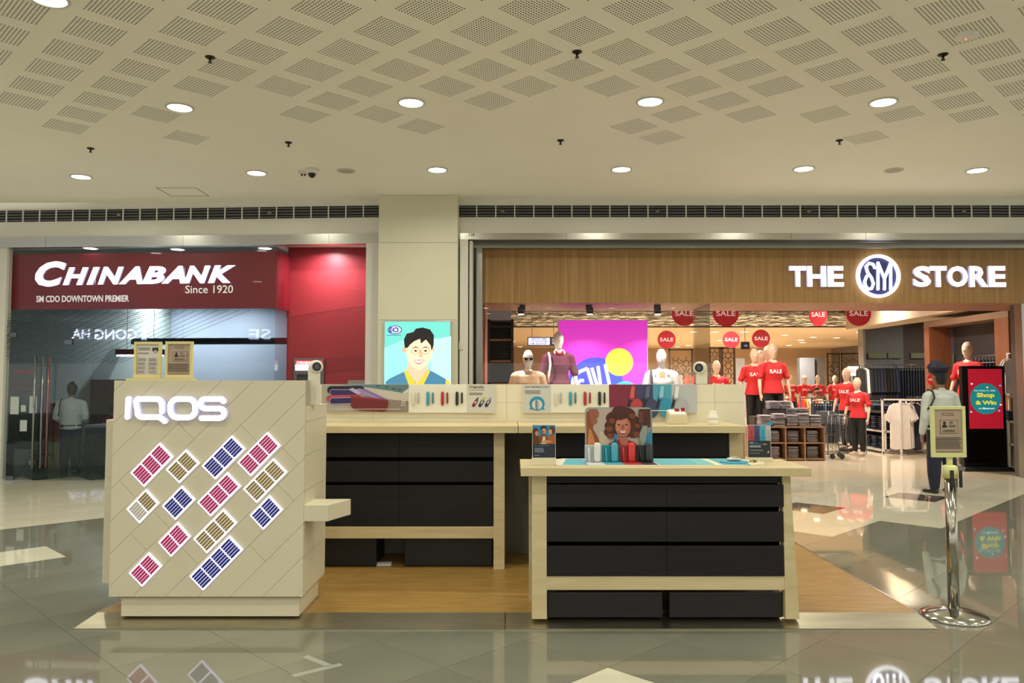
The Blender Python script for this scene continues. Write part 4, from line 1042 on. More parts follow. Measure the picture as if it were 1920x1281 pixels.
# portal
t = thing('wood_portal', 'brown wood portal framing dark shelves behind the black totem', 'portal', (8.9, 14.9, 0))
zp = at(1800, 603, 16.2).z
PX0, PX1, PY0, PY1 = 8.66, 9.12, 13.6, 16.2
MB().box(PX0, PX1, PY1, PY1 + .2, 0, zp - .12).build('side_panel', m_portal, t)
MB().box(PX0, PX1, PY0, PY0 + .4, 0, zp - .12).build('side_panel', m_portal, t)
MB().box(PX0, PX1 + .3, PY0, PY1 + .2, zp - .12, zp).build('lintel', M('#8c6f5a', .5), t)
MB().box(PX1, PX1 + .04, PY0, PY1 + .2, 0, zp - .12).build('back_panel', M('#3a3534', .6), t)
for z in (.95, .45): MB().box(PX1 - .3, PX1, PY0 + .41, PY1 - .01, z, z + .02).build('shelf', M('#cfcac2', .5), t)
# lamps in the store
m_warm = M('#ffe9c8', .3, emit=6.)
def lamp(px, py, z, label, power=0., r=.09):
    p = atz(px, py, z); return downlight(p.x, p.y, label, 'store ceiling lamps', z, r, power, m_warm, power > 0, (1, .84, .62))
k = 0
for px, py in ((1350, 638), (1525, 632), (1569, 633), (1613, 623), (1505, 642), (1537, 655), (1548, 660), (1580, 661), (1599, 661), (1440, 640), (1472, 628), (1395, 622), (1300, 622), (1270, 650), (960, 640), (975, 650), (1180, 640), (1340, 622), (1385, 660), (1455, 672), (1490, 668), (1230, 668), (1020, 655)):
    k += 1; lamp(px, py, SZ, 'small warm ceiling lamp deep inside the store', r=.11)
for X, Y in ((1, 15.5), (4, 14.6), (7, 14.6), (2, 18), (5.2, 17.5), (8.3, 17.5), (11, 17.5), (3.5, 22), (7, 22), (10.5, 22), (5.5, 27), (10, 27), (7, 31), (11, 31), (2, 27)):
    downlight(X, Y, 'warm lamp in the ceiling over the store racks', 'store ceiling lamps', SZN if Y < 20.3 else SZ, .12, 80. if Y < 21 else 120., m_warm, True, (1, .89, .75))

# ------------------------------------------------------------------ mannequins
def limb_set(s, out=.0, fwd=.0):
    arm = [(s * .20, .01, 1.40, .052), (s * (.235 + out * .5), .015, 1.22, .043), (s * (.25 + out), .012 - fwd * .3, 1.10, .038), (s * (.262 + out), -.02 - fwd, .98, .033), (s * (.268 + out), -.045 - fwd, .88, .025)]
    hx, hy = s * (.268 + out), -.045 - fwd
    hand = [(hx, hy, .88, .022, .028), (hx, hy - .012, .82, .018, .040), (hx, hy - .02, .785, .016, .036)]
    fing = [[(hx, hy - .05 + .022 * q, .79, .0095), (hx - s * .006, hy - .055 + .022 * q, .745, .009), (hx - s * .016, hy - .05 + .021 * q, .71 + .006 * abs(q - 1), .008)] for q in range(4)]
    th = [[(hx - s * .005, hy - .035, .85, .012), (hx - s * .02, hy - .06, .81, .011), (hx - s * .024, hy - .062, .775, .009)]]
    legc = [(s * .085, 0, .92, .088, .092), (s * .09, 0, .75, .078, .082), (s * .095, -.005, .5, .055, .06), (s * .1, .01, .3, .05, .055), (s * .1, .02, .1, .035, .04)]
    foot = [(s * .1, .04, .05, .04, .045), (s * .105, -.06, .035, .042, .03), (s * .11, -.14, .025, .036, .02)]
    return arm, [hand] + fing + th, legc, foot
TORSO = [(0, 0, .92, .155, .105), (0, 0, 1.0, .145, .10), (0, 0, 1.12, .135, .097), (0, -.012, 1.28, .165, .115), (0, 0, 1.40, .165, .10), (0, .015, 1.47, .10, .07)]
NECK = [(0, .02, 1.44, .065, .06), (0, .015, 1.52, .053, .055), (0, .005, 1.61, .05, .052)]
HEAD = [(0, -.025, 1.565, .05, .058), (0, -.016, 1.605, .069, .088), (0, -.008, 1.675, .087, .106), (0, 0, 1.745, .085, .104), (0, .005, 1.78, .066, .080)]
SHO = [(-.19, .01, 1.41, .052, .06), (0, .01, 1.435, .06, .07), (.19, .01, 1.41, .052, .06)]
NOSE = [[(0, -.10, 1.70, .010), (0, -.120, 1.665, .012), (0, -.107, 1.655, .012)]]
def infl(ch, d): return [(*c[:3], c[3] + d, (c[4] if len(c) > 4 else c[3]) + d) for c in ch]
al, hl, ll, fl = limb_set(-1, .03, .02); ar, hr, lr, fr_ = limb_set(1, .03, .02)
body_me = blob([HEAD, NECK, TORSO, SHO, al, ar, *hl, *hr, ll, lr, fl, fr_] + NOSE, .011, 5)
def shirt_me(d=.02, sleeve=1.19, hem=.90, wide=0.):
    ch = [infl([c for c in TORSO if c[2] > .93] + [], d)]
    ch[0] = [(0, 0, hem - .05, .195 + d + wide, .135 + d), (0, 0, hem, .19 + d + wide, .130 + d), (0, 0, 1.02, .155 + d + wide, .108 + d)] + ch[0][1:-1] + [(0, .012, 1.45, .105, .075)]
    ch.append(infl([SHO[0], SHO[1], SHO[2]], d * .6))
    for A in (al, ar):
        s = [A[0], (A[1][0] * 1.01, *A[1][1:])]
        for q in A[2:]:
            if q[2] > sleeve - .09: s.append(q)
        s[-1] = (*s[-1][:2], max(s[-1][2], sleeve), s[-1][3] + .008)
        ch.append(infl(s, d))
    return cut_below(blob(ch, .013, 5), hem - .03)
tee_me = shirt_me()
TRO = [[(0, 0, .88, .165, .115), (0, 0, .97, .15, .105)]] + [infl([(c[0], c[1], c[2], c[3] * (1 if c[2] > .6 else 1.15), (c[4] if len(c) > 4 else c[3]) * (1 if c[2] > .6 else 1.15)) for c in L], .018) for L in (ll, lr)]
tro_me = blob(TRO, .013, 5)
sale_mb = wrap_text('SALE', tee_me, (-.125, .125, 1.255, 1.33), .005, .02)
m_pearl = M('#cdb49c', .25); m_wman = M('#e8e2da', .3)
m_red = M('#c01f22', .7, var=.06, vs=5); m_blk = M('#101014', .7)
sale0 = thing('sale_mannequin', 'x', 'mannequin', (0, 0, -50), group='mannequins in red sale shirts')
meshpart('mannequin_body', body_me, m_pearl, sale0); meshpart('red_shirt', tee_me, m_red, sale0); meshpart('black_trousers', tro_me, m_blk, sale0)
sale_me = sale_mb.mesh(M('#f2ecec', .6)); o = bpy.data.objects.new('shirt_lettering', sale_me); COL.objects.link(o); o.parent = sale0
_first = [True]
def manq(px, ytop, Y, label, rz=0., sc=1., ped=None):
    p = at(px, ytop, Y); z = p.z - 1.83 * sc
    if z < 0.02 and ped is None: sc = p.z / 1.83; z = 0
    if _first[0]:
        _first[0] = False; o = sale0; o.location = (p.x, Y, z); o.rotation_euler = (0, 0, rz); o.scale = (sc,) * 3; o['label'] = label
    else: o = dup(sale0, (p.x, Y, z), rz, label, scale=sc)
    if z > .03:
        MB().lathe([(.19, 0), (.19, z - .004), (.185, z)], (p.x, Y, 0), 24).build('display_pedestal', M('#1a1a1c', .5), label='dark pedestal of the ' + label.replace('mannequin in red', 'red').replace(' shirt and black trousers', '').replace('small distant red SALE shirt', 'far mannequin'), cat='pedestal')
    return o
manq(1449, 645, 15.85, 'mannequin in red SALE shirt and black trousers, front right of the group of four', R(6), 1.04)
manq(1414, 654, 16.3, 'mannequin in red SALE shirt and black trousers, front left of the group of four', R(-4), 1.0)
manq(1439, 649, 16.8, 'mannequin in red shirt half hidden behind the front right sale mannequin', R(10), 1.06)
manq(1425, 657, 17.25, 'mannequin in red shirt half hidden behind the front left sale mannequin', R(-10), 1.04)
manq(1343, 676, 17.2, 'mannequin in red SALE shirt seen through the glass corner by the camera', R(5), 1.0)
manq(1587, 690, 16.9, 'taller mannequin in red shirt turned left beside the cart', R(-58), .95)
manq(1607, 708, 15.9, 'shorter mannequin in red shirt turned left in front of the jeans shelves', R(-55), .85)
manq(1814, 641, 14.2, 'mannequin in red shirt turned left above the black totem', R(-62), 1.02)
for px, q in ((1481, 'leftmost'), (1508, 'second from the left'), (1533, 'third from the left'), (1565, 'rightmost')):
    manq(px, 704, 26. if q[0] in 'lt' else 26.6, 'small distant mannequin in red SALE shirt, %s of the far row' % q, R(2), .9)
manq(1762, 706, 14.9, 'mannequin in red shirt hidden behind the guard', R(-20), .8)

# window mannequins
def window_manq(px, ytop, Y, label, name, shirt, shirt_mat, trouser_mat, rz=0., sc=1., extra=None):
    p = at(px, ytop, Y); z = p.z - 1.83 * sc
    t = thing(name, label, 'mannequin', (0, 0, 0))
    b = meshpart('mannequin_body', body_me.copy(), [], t); b.data.materials.clear(); b.data.materials.append(m_wman)
    s = meshpart('shirt', shirt, shirt_mat, t); q = meshpart('trousers', tro_me.copy(), [], t); q.data.materials.clear(); q.data.materials.append(trouser_mat)
    if extra: extra(t)
    t.location = (p.x, Y, z); t.rotation_euler = (0, 0, rz); t.scale = (sc,) * 3
    MB().box(p.x - .23, p.x + .23, Y - .2, Y + .2, .12, z).build('window_block', M('#d8d2c6', .5), label='pale block under the ' + label.split(' mannequin')[0] + ' mannequin', cat='block')
def shades(t):
    mb = MB()
    for s in (-1, 1): mb.prism([(s * .01, 1.702), (s * .066, 1.705), (s * .07, 1.675), (s * .053, 1.66), (s * .018, 1.662)], -.124, .012)
    mb.box(-.085, .085, -.118, -.108, 1.698, 1.706)
    mb.build('sunglasses', M('#2b1a12', .2), t)
    MB().prism([(-.06, 1.47), (0, 1.36), (.06, 1.47), (0, 1.50)], -.112, .01).build('neck_opening', M('#b99a78', .6), t)
window_manq(990, 657, 12.5, 'peach shirted window mannequin wearing dark sunglasses', 'window_mannequin', shirt_me(.035, 1.08, .88, .02), M('#e2b791', .7, var=.05, vs=5), M('#c9b394', .7), R(4), .98, shades)
def bag_scarf(t):
    MB().tube([(-.075, -.04, 1.50), (-.04, -.085, 1.47), (0, -.105, 1.43), (.04, -.085, 1.47), (.075, -.04, 1.50)], .024, 10).build('red_scarf', M('#8f1c22', .6), t)
    for s in (-1, 1): MB().tube([(s * .05, -.05, 1.53), (s * .09, -.07, 1.49), (s * .075, -.095, 1.45)], .012, 8).build('collar', M('#efe8e2', .6), t)
    MB().tube([(-.175, -.02, 1.475), (-.178, -.12, 1.42), (-.172, -.15, 1.28), (-.19, -.135, 1.12), (-.2, -.12, .98)], .018, 8).build('bag_strap', M('#f0ece8', .6), t)
window_manq(1047, 622, 12.98, 'maroon shirted window mannequin with red neck scarf and white strap', 'window_mannequin', shirt_me(.025, 1.14, .97), M('#5a2038', .75, var=.06, vs=6), M('#cbb08c', .7), R(10), 1.0, bag_scarf)
def open_shirt(t):
    MB().prism([(-.045, 1.46), (.045, 1.46), (.055, .98), (-.02, .98)], -.142, .01).build('inner_shirt', M('#c2a27c', .6), t)
    for s in (-1, 1): MB().prism([(s * .03, 1.44), (s * .095, 1.50), (s * .12, 1.42), (s * .06, 1.37)], -.115 - .012, .012).build('collar', M('#eae7e4', .6), t)
    MB().tube([(-.17, -.02, 1.485), (-.172, -.12, 1.42), (-.165, -.155, 1.28), (-.17, -.15, 1.12), (-.18, -.13, .95)], .020, 8).build('backpack_strap', M('#2a2430', .6), t)
window_manq(1240, 655, 12.9, 'white shirted window mannequin with a dark backpack strap', 'window_mannequin', shirt_me(.03, .95, .86), M('#dedbd8', .7, var=.04, vs=6), M('#8d8271', .7), R(-8), .99, open_shirt)

# purple light box
YLB = 13.28
A = rect(1047, 1215, 600, 800, YLB)
t = thing('poster_light_box', 'tall glowing magenta poster box with colour circles behind the mannequins', 'light box', ((A[0] + A[1]) / 2, YLB, .12))
MB().box(A[0], A[1], YLB, YLB + .08, .12, A[3]).build('casing', M('#e7c9e0', .4), t)
P = Print(A[0] + .01, A[1] - .01, .13, A[3] - .01, YLB - .001); P.emit = .5
P.rc('#e03ad0', 0, 1, 0, 1)
uz = lambda px, py: (lambda q: ((q.x - P.b[0]) / (P.b[1] - P.b[0]), (q.z - P.b[2]) / (P.b[3] - P.b[2])))(at(px, py, YLB))
rp = lambda r: (r * YLB / F / (P.b[1] - P.b[0]), r * YLB / F / (P.b[3] - P.b[2]))
P.el('#3c48d8', *uz(1117, 722), *rp(52)); P.el('#e8e048', *uz(1161, 679), *rp(26)); P.el('#e8e048', *uz(1161, 679), *rp(25.5)); P.el('#35c8d8', *uz(1172, 740), *rp(25))
P.mat('#f4f2fb')
def v6(x, y): p = at(920 + x / 4.8, 570 + y / 4.8, YLB); return (p.x, p.z)
for path in ([(870, 580), (915, 735)], [(870, 580), (800, 610), (760, 640), (735, 700), (745, 760)], [(840, 690), (800, 690), (770, 740)], [(910, 575), (955, 725), (985, 745), (985, 700), (965, 560)], [(1030, 545), (1070, 735)]):
    pts = [v6(*q) for q in path]
    for p0, p1 in zip(pts[:-1], pts[1:]):
        d = Vector((p1[0] - p0[0], p1[1] - p0[1])); n = Vector((-d.y, d.x)).normalized() * .027
        P.mb.add([(p0[0] + n.x, P.y, p0[1] + n.y), (p0[0] - n.x, P.y, p0[1] - n.y), (p1[0] - n.x, P.y, p1[1] - n.y), (p1[0] + n.x, P.y, p1[1] + n.y)], [(0, 1, 2, 3)])
P.build('poster_print', t)
# track spots under the window soffit
for px, py, l in ((977, 577, 'left'), (1106, 577, 'middle'), (1233, 577, 'right')):
    p = at(px, py, 12.5); dx = .02 if l == 'left' else -.03
    t = thing('window_spotlight', 'black spotlight with glowing end under the window soffit, ' + l, 'spotlight', (p.x, 12.5, zs - .2))
    MB().box(p.x - .045 + dx, p.x + .045 + dx, 12.34, 12.42, zs - .085, zs).build('driver_box', M('#15141a', .5), t)
    MB().lathe([(.055, -.14), (.055, -.03), (.02, -.02), (.012, 0)], (p.x, 12.40 + .1, zs), 18).build('lamp_head', M('#15141a', .5), t)
    MB().lathe([(.048, 0), (.048, .004)], (p.x, 12.5, zs - .144), 18).build('lamp_face', M('#fff2e0', .3, emit=12), t)
    l_ = bpy.data.lights.new('spot_beam', 'AREA'); l_.shape = 'DISK'; l_.size = .09; l_.energy = 17; l_.color = (1, .9, .8); l_.spread = R(110)
    o = bpy.data.objects.new('spot_beam', l_); COL.objects.link(o); o.parent = t; o.location = (0, 0, .05); o.rotation_euler = (R(12), 0, 0)
# sale discs
def sale_disc(px, py, r, Y, label, w=1., bold=.01):
    c = at(px, py, Y); rr = r * Y / F
    t = thing('sale_disc', label, 'hanging sign', (c.x, Y, c.z - rr), group='round red SALE signs')
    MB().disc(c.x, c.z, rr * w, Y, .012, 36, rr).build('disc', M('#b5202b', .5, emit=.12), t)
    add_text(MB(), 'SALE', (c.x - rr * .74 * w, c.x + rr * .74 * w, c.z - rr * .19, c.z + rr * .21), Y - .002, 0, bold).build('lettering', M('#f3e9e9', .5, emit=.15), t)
    for s in (-.4, .4): MB().cyl((c.x + s * rr * w, Y + .006, c.z + rr * .85), (c.x + s * rr * w, Y + .006, SZN - .002), .002, n=5).build('hanging_wire', M('#8d8a85', .4), t)
sale_disc(1283, 588, 23.5, 14.3, 'red SALE disc cut by the soffit, seen through the shop window')
sale_disc(1361, 588, 24.5, 14.3, 'red SALE disc cut by the soffit, just right of the shop window')
sale_disc(1534, 590, 22, 15.2, 'narrow red SALE disc cut by the soffit, left of the slanting beam', .78)
sale_disc(1610, 588, 23.5, 14.3, 'red SALE disc cut by the soffit, at the slanting beam')
sale_disc(1250, 637, 17, 18.2, 'red SALE disc above the white shirted window mannequin')
sale_disc(1371, 637, 16, 18.6, 'dull red SALE disc above the lattice screen')
sale_disc(1427, 635, 17, 17.2, 'bright red SALE disc above the group of four mannequins', 1., .025)

# lattice screens
def lattice(px0, px1, py0, py1, Y, label):
    x0, x1, z0, z1 = rect(px0, px1, py0, py1, Y); z0 = 0
    t = thing('lattice_screen', label, 'screen', ((x0 + x1) / 2, Y, 0)); m = M('#4a3526', .5); mb = MB()
    for b in ((x0, x0 + .05, 0, z1), (x1 - .05, x1, 0, z1), (x0, x1, z1 - .05, z1), (x0, x1, 0, .05)): mb.box(b[0], b[1], Y, Y + .05, b[2], b[3])
    mb.build('frame', m, t); mb = MB(); s = .30; n = int((x1 - x0 - .1) / s + .5); s = (x1 - x0 - .1) / max(1, n); nz = int((z1 - .1) / s)
    for i in range(n):
        for j in range(nz):
            cx = x0 + .05 + (i + .5) * s; cz = .05 + (j + .5) * s
            mb.ring(cx, cz, s * .27, s * .34, Y + .01, .03, 6)
            for q in range(6):
                w = R(60 * q + 30 * ((i + j) % 2)); mb.stroke([(cx + s * .32 * math.cos(w), cz + s * .32 * math.sin(w)), (cx + s * .62 * math.cos(w), cz + s * .62 * math.sin(w))], s * .07, Y + .01, .03, 4)
    mb.build('lattice_work', m, t, kind='stuff')
lattice(1330, 1352, 651, 730, 22.2, 'dark geometric lattice screen, narrow left panel'); lattice(1353, 1379, 651, 730, 22., 'dark geometric lattice screen behind the dull red disc')
lattice(1551, 1575, 662, 740, 29., 'far geometric lattice screen, left of the pair'); lattice(1577, 1621, 662, 700, 29.4, 'far geometric lattice screen by the grey wall')
lattice(1254, 1300, 654, 730, 22.4, 'geometric lattice screen behind the white shirted mannequin')
# grey partition blocks deep in the store
for (x0, x1, y0, Y, c, l) in ((1500, 1528, 671, 28., '#777b80', 'pale grey partition behind the far sale row'), (1528, 1546, 669, 28.2, '#5a5550', 'brown partition beside the pale grey partition'), (1380, 1397, 672, 24., '#8f8c8d', 'pale partition left of the four mannequins')):
    q = rect(x0, x1, y0, 760, Y); MB().box(q[0], q[1], Y, Y + .3, 0, q[3]).build('partition', M(c, .6, var=.04, vs=1), label=l, cat='partition')
# ------------------------------------------------------------------ store fittings
# cube shelf and folded shirts
YC = 14.85
t = thing('cube_shelf', 'brown wood cube shelf of eight cells, stacked with folded grey shirts', 'shelf', (at(1473, 862, YC).x, YC + .2, 0))
m_cw = wood('cube_wood', '#8a6343', '#a57c58', (3, 3, 12), .5)
cx = [at(x, 830, YC).x for x in (1401, 1437.5, 1473.5, 1509.5, 1546)]; cz1 = at(1470, 800, YC).z; czm = at(1470, 831, YC).z
for x in cx: MB().box(x - .012, x + .012, YC, YC + .38, 0, cz1 - .025).build('upright', m_cw, t)
MB().box(cx[0] - .02, cx[-1] + .02, YC - .01, YC + .39, cz1 - .025, cz1).build('top_board', m_cw, t)
for z in (czm, .03):
    MB().box(cx[0], cx[-1], YC + .004, YC + .375, z - .012, z + .012).build('shelf_board', m_cw, t)
MB().box(cx[0], cx[-1], YC + .375, YC + .385, 0, cz1 - .03).build('back_board', M('#2b211b', .6), t)
def fold_me(m, w=.205, d=.28, h=.026):
    mb = MB(); rr = h / 2
    mb.tube([(-w / 2, 0, rr), (-w / 2 + .012, 0, rr), (w / 2 - .012, 0, rr), (w / 2, 0, rr)], [rr * .6, rr, rr, rr * .6], 10, [d / 2 * .96, d / 2, d / 2, d / 2 * .96])
    return mb.mesh(m)
GREYS = [fold_me(M(c, .85, var=.08, vs=9)) for c in ('#9a9094', '#aaa1a4', '#8a8085', '#b6adae')]
def stack(x, y, z, n, mes, label, name, cat, group, dz=.0268, jx=.006, rz=0.):
    for i in range(n):
        o = bpy.data.objects.new(name, random.choice(mes)); COL.objects.link(o)
        o.location = (x + random.uniform(-jx, jx), y + random.uniform(-jx, jx), z + i * dz); o.rotation_euler = (0, 0, rz + R(random.uniform(-4, 4)))
        setprops(o, label, cat, group)
G = 'folded grey shirts'; ORD = ['first', 'second', 'third', 'fourth', 'fifth', 'sixth', 'seventh', 'eighth', 'ninth', 'tenth']
for i in range(4):
    xc = (cx[i] + cx[i + 1]) / 2 - .02
    stack(xc, YC + .19, .045, 8, GREYS, 'folded grey shirt in the lower cube shelf cell, %s from the left' % ORD[i], 'folded_shirt', 'shirt', G)
    stack(xc, YC + .19, czm + .014, 8, GREYS, 'folded grey shirt in the upper cube shelf cell, %s from the left' % ORD[i], 'folded_shirt', 'shirt', G)
for i, px in enumerate((1437, 1463, 1487, 1509, 1531)):
    stack(at(px, 790, YC).x, YC + .15, cz1 + .002, 8 + (i % 2), GREYS, 'folded grey shirt in the %s front pile on top of the cube shelf' % ORD[i], 'folded_shirt', 'shirt', G)
# rear tier
zr = cz1 + .17
MB().box(at(1428, 790, YC).x, at(1534, 790, YC).x, YC + .42, YC + .78, 0, zr).build('riser_block', M('#3b332e', .6), label='dark riser behind the cube shelf carrying more shirts', cat='riser')
for i, px in enumerate((1502, 1525)): stack(at(px, 790, YC).x, YC + .60, zr + .002, 6, GREYS, 'folded grey shirt in the %s low pile behind the cube shelf' % ORD[i], 'folded_shirt', 'shirt', G)
for i, px in enumerate((1447, 1470)): stack(at(px, 790, YC + .68).x, YC + .62, zr + .14, 6, GREYS, 'folded grey shirt in the %s high pile behind the cube shelf' % ORD[i], 'folded_shirt', 'shirt', G)
MB().box(at(1436, 790, YC + .6).x, at(1484, 790, YC + .6).x, YC + .5, YC + .78, zr + .001, zr + .138).build('riser_block', M('#3b332e', .6), label='small upper riser under the highest grey shirt piles', cat='riser')
# shopping cart
p = atz(1570, 861, 0); Yc = p.y
t = thing('shopping_cart', 'grey wire shopping cart beside the cube shelf', 'cart', (p.x, Yc, 0)); m_wire = M('#7c7a76', .3, .8)
X = lambda px: at(px, 820, Yc).x
Z = lambda py: at(1570, py, Yc).z
for s in (0, .42):
    MB().tube([(X(1549), Yc + s, .09), (X(1590), Yc + s, .12), (X(1585), Yc + s, .45), (X(1591), Yc + s, Z(782)), (X(1588), Yc + s, Z(778)), (X(1555), Yc + s, Z(779))], .012, 8).build('side_frame', m_wire, t)
    MB().tube([(X(1552), Yc + s, .10), (X(1550), Yc + s, Z(800)), (X(1555), Yc + s, Z(772))], .010, 8).build('side_frame', m_wire, t)
    for k in range(6):
        xa_ = X(1553) + (X(1588) - X(1553)) * k / 5
        MB().cyl((xa_, Yc + s, .12 + .02 * k), (xa_, Yc + s, Z(782)), .004, n=6).build('wire', m_wire, t)
for k in range(7):
    z = .45 + k * .06
    MB().tube([(X(1551), Yc, z), (X(1588), Yc, z + .02), (X(1588), Yc + .42, z + .02), (X(1551), Yc + .42, z)], .004, 6, closed=True).build('wire_hoop', m_wire, t)
for k in range(6):
    yy = Yc + .42 * k / 5; MB().tube([(X(1552), yy, .46), (X(1587), yy, .46), (X(1590), yy, Z(782))], .004, 6).build('wire', m_wire, t)
MB().box(X(1544), X(1568), Yc + .05, Yc + .37, Z(795), Z(772)).build('child_seat', M('#55575c', .5), t)
for px in (1551, 1560, 1578, 1590):
    for s in ((0,) if px in (1560, 1578) else (.42,)):
        MB().lathe([(.05, -.012), (.05, .012)], (X(px), Yc + s, .05), 18, axis='Y').build('wheel', M('#2b2928', .5), t)
# jeans tables (run back along the aisle)
t = thing('jeans_table', 'white two-shelf table of folded jeans running back along the aisle', 'table', (8.1, 17.4, 0)); m_ws = M('#d6cfc4', .45)
JX0, JX1, JY0, JY1 = 7.82, 8.75, 16.5, 18.6
for z, n in ((.03, 'lower_shelf'), (.42, 'upper_shelf'), (.82, 'table_top')):
    MB().box(JX0 - (.1 if z < .1 else 0), JX1, JY0, JY1, z, z + .035).build(n, m_ws if z < .8 else M('#26221f', .5), t)
for x in (JX0 + .02, JX1 - .03):
    for y in (JY0, JY1 - .03): MB().box(x, x + .03, y, y + .03, 0, .82).build('leg', m_ws, t)
MB().box(JX0 + .38, JX0 + .40, JY0 + .04, JY1, .065, .82).build('centre_panel', M('#1a1718', .6), t)
JE = [fold_me(M(c, .85, var=.15, vs=12), .34, .26, .042) for c in ('#1d2433', '#252d3d', '#161a24', '#2c3646')]
for z, l in ((.066, 'lower'), (.456, 'upper')):
    for k in range(6): stack(JX0 + .19, JY0 + .2 + k * .33, z, 6 if z < .2 else 7, JE, 'folded dark jeans on the %s shelf of the white table, %s pile from the front' % (l, ORD[k]), 'folded_jeans', 'jeans', 'folded jeans', .043, .01)
for k in range(3): stack(JX0 + .3, JY0 + .3 + k * .5, .857, 3, JE, 'folded dark jeans on top of the white jeans table, %s pile from the front' % ORD[k], 'folded_jeans', 'jeans', 'folded jeans', .043, .01)
# garments
def tee_mesh(m, w=.56, h=.70):
    k = w / .56; P = [(-.10, 0), (-.05, -.025), (0, -.035), (.05, -.025), (.10, 0), (.20, -.04), (.30, -.24), (.215, -.30), (.19, -.22), (.20, -.70), (.10, -.72), (0, -.70), (-.1, -.72), (-.20, -.70), (-.19, -.22), (-.215, -.30), (-.30, -.24), (-.20, -.04)]
    return MB().prism([(x * k, z * h / .70) for x, z in P], -.015, .03).mesh(m)
def trou_mesh(m, h=1.0, w=.22):
    P = [(-w / 2, 0), (w / 2, 0), (w / 2 + .015, -h * .3), (w / 2, -h), (.02, -h), (0, -h * .35), (-.02, -h), (-w / 2, -h), (-w / 2 - .015, -h * .3)]
    return MB().prism(P, -.02, .04).mesh(m)
def jack_mesh(m, h=.75):
    P = [(-.07, 0), (.07, 0), (.19, -.05), (.235, -.60), (.17, -.62), (.165, -.3), (.17, -h), (0, -h - .02), (-.17, -h), (-.165, -.3), (-.17, -.62), (-.235, -.60), (-.19, -.05)]
    return MB().prism(P, -.03, .06).mesh(m)
hang_me = MB().tube([(-.16, 0, -.05), (0, 0, .0), (.16, 0, -.05)], .006, 6).tube([(0, 0, 0), (0, 0, .04), (.02, 0, .06), (.02, 0, .075)], .003, 6).mesh(M('#c9c5bd', .4))
def garment(me, x, y, z, rz, name, label, cat, group):
    t = thing(name, label, cat, (x, y, z), rz, group)
    o = bpy.data.objects.new('cloth', me); COL.objects.link(o); o.parent = t
    o = bpy.data.objects.new('hanger', hang_me); COL.objects.link(o); o.parent = t; o.location = (0, 0, .0)
    return t
# white rail with tees
YR = 15.95; Xr = lambda px: at(px, 800, YR).x
t = thing('clothes_rail', 'white square-tube clothes rail holding white tees near the entrance', 'clothes rail', (Xr(1700), YR, 0)); m_rail = M('#dcd6cc', .4)
zr1 = at(1700, 749, YR).z
for px, yy in ((1690, 0), (1708, .42), (1720, .42), (1674, .42)): MB().box(Xr(px) - .016, Xr(px) + .016, YR + yy, YR + yy + .032, 0, zr1).build('post', m_rail, t)
MB().box(Xr(1690), Xr(1735), YR - .01, YR + .02, zr1 - .03, zr1).build('top_bar', m_rail, t)
MB().box(Xr(1672), Xr(1732), YR + .42, YR + .45, zr1 - .03, zr1).build('top_bar', m_rail, t)
MB().box(Xr(1676), Xr(1736), YR + .12, YR + .14, zr1 - .012, zr1 + .008).build('hang_bar', m_rail, t)
MB().box(Xr(1672), Xr(1735), YR + .42, YR + .46, .0, .03).build('foot_bar', m_rail, t)
WH = tee_mesh(M('#e6ddd4', .8, var=.04, vs=6), .58, .92); NV = tee_mesh(M('#1c2840', .8, var=.05, vs=6), .58, .95); TN = tee_mesh(M('#c99a5c', .8), .58, .95); PK = tee_mesh(M('#b98d74', .8), .58, .95)
for i, (px, me, l) in enumerate(((1690, WH, 'white tee hanging first on the white rail'), (1697, WH, 'white tee hanging second on the white rail'), (1702, WH, 'white tee hanging third on the white rail'), (1717, NV, 'navy tee hanging behind the white tees on the rail'), (1723, TN, 'mustard tee hanging behind the navy tee on the rail'), (1727, PK, 'dusky pink tee hanging last on the white rail'))):
    garment(me, Xr(px), YR + .05 + .055 * i, zr1 - .08, 0, 'hanging_tee', l, 'tee', 'tees on the white rail')
# wall racks in front of the grey wall
def rack(px0, px1, py, Y, n, mes, label, glabel, gname, cat, group, rz=None, zoff=.09):
    x0, x1 = at(px0, py, Y).x, at(px1, py, Y).x; z = at((px0 + px1) / 2, py, Y).z
    t = thing('garment_rack', label, 'rack', ((x0 + x1) / 2, Y, 0))
    MB().cyl((x0, Y, z), (x1, Y, z), .014, n=8).build('rail', M('#8f8c88', .3, .8), t)
    for x in (x0 + .02, x1 - .02): MB().cyl((x, Y + .02, 0), (x, Y + .02, z), .014, n=8).build('upright', M('#3a3836', .4), t)
    for i in range(n): garment(mes[i % len(mes)], x0 + (x1 - x0) * (i + .5) / n, Y, z - zoff, R(90), gname, glabel + ', %s from the left' % (ORD[i] if i < 10 else 'eleventh or later'), cat, group)
JK = [jack_mesh(M(c, .8, var=.08, vs=6)) for c in ('#17171b', '#1e2230', '#262427', '#2a3350', '#3a2c24')]
TRM = [trou_mesh(M(c, .8, var=.08, vs=6)) for c in ('#141a28', '#1a2235', '#11141d', '#20283a')]
rack(1626, 1678, 684, Yg - .5, 9, JK, 'wall rack of dark jackets on the grey wall', 'dark jacket hanging on the grey wall rack', 'hanging_jacket', 'jacket', 'jackets on the grey wall', R(40))
rack(1680, 1742, 684, Yg - .5, 12, TRM, 'wall rack of dark trousers on the brown wall', 'dark trousers hanging on the upper wall rack', 'hanging_trousers', 'trousers', 'trousers on the wall rack', R(30))
rack(1610, 1624, 684, Yg - 1.2, 2, [jack_mesh(M('#1b1b20', .8)), jack_mesh(M('#d5d0c8', .8))], 'end rack with a black and white jacket', 'jacket on the end rack by the pale post', 'hanging_jacket', 'jacket', 'jackets on the end rack', R(5))
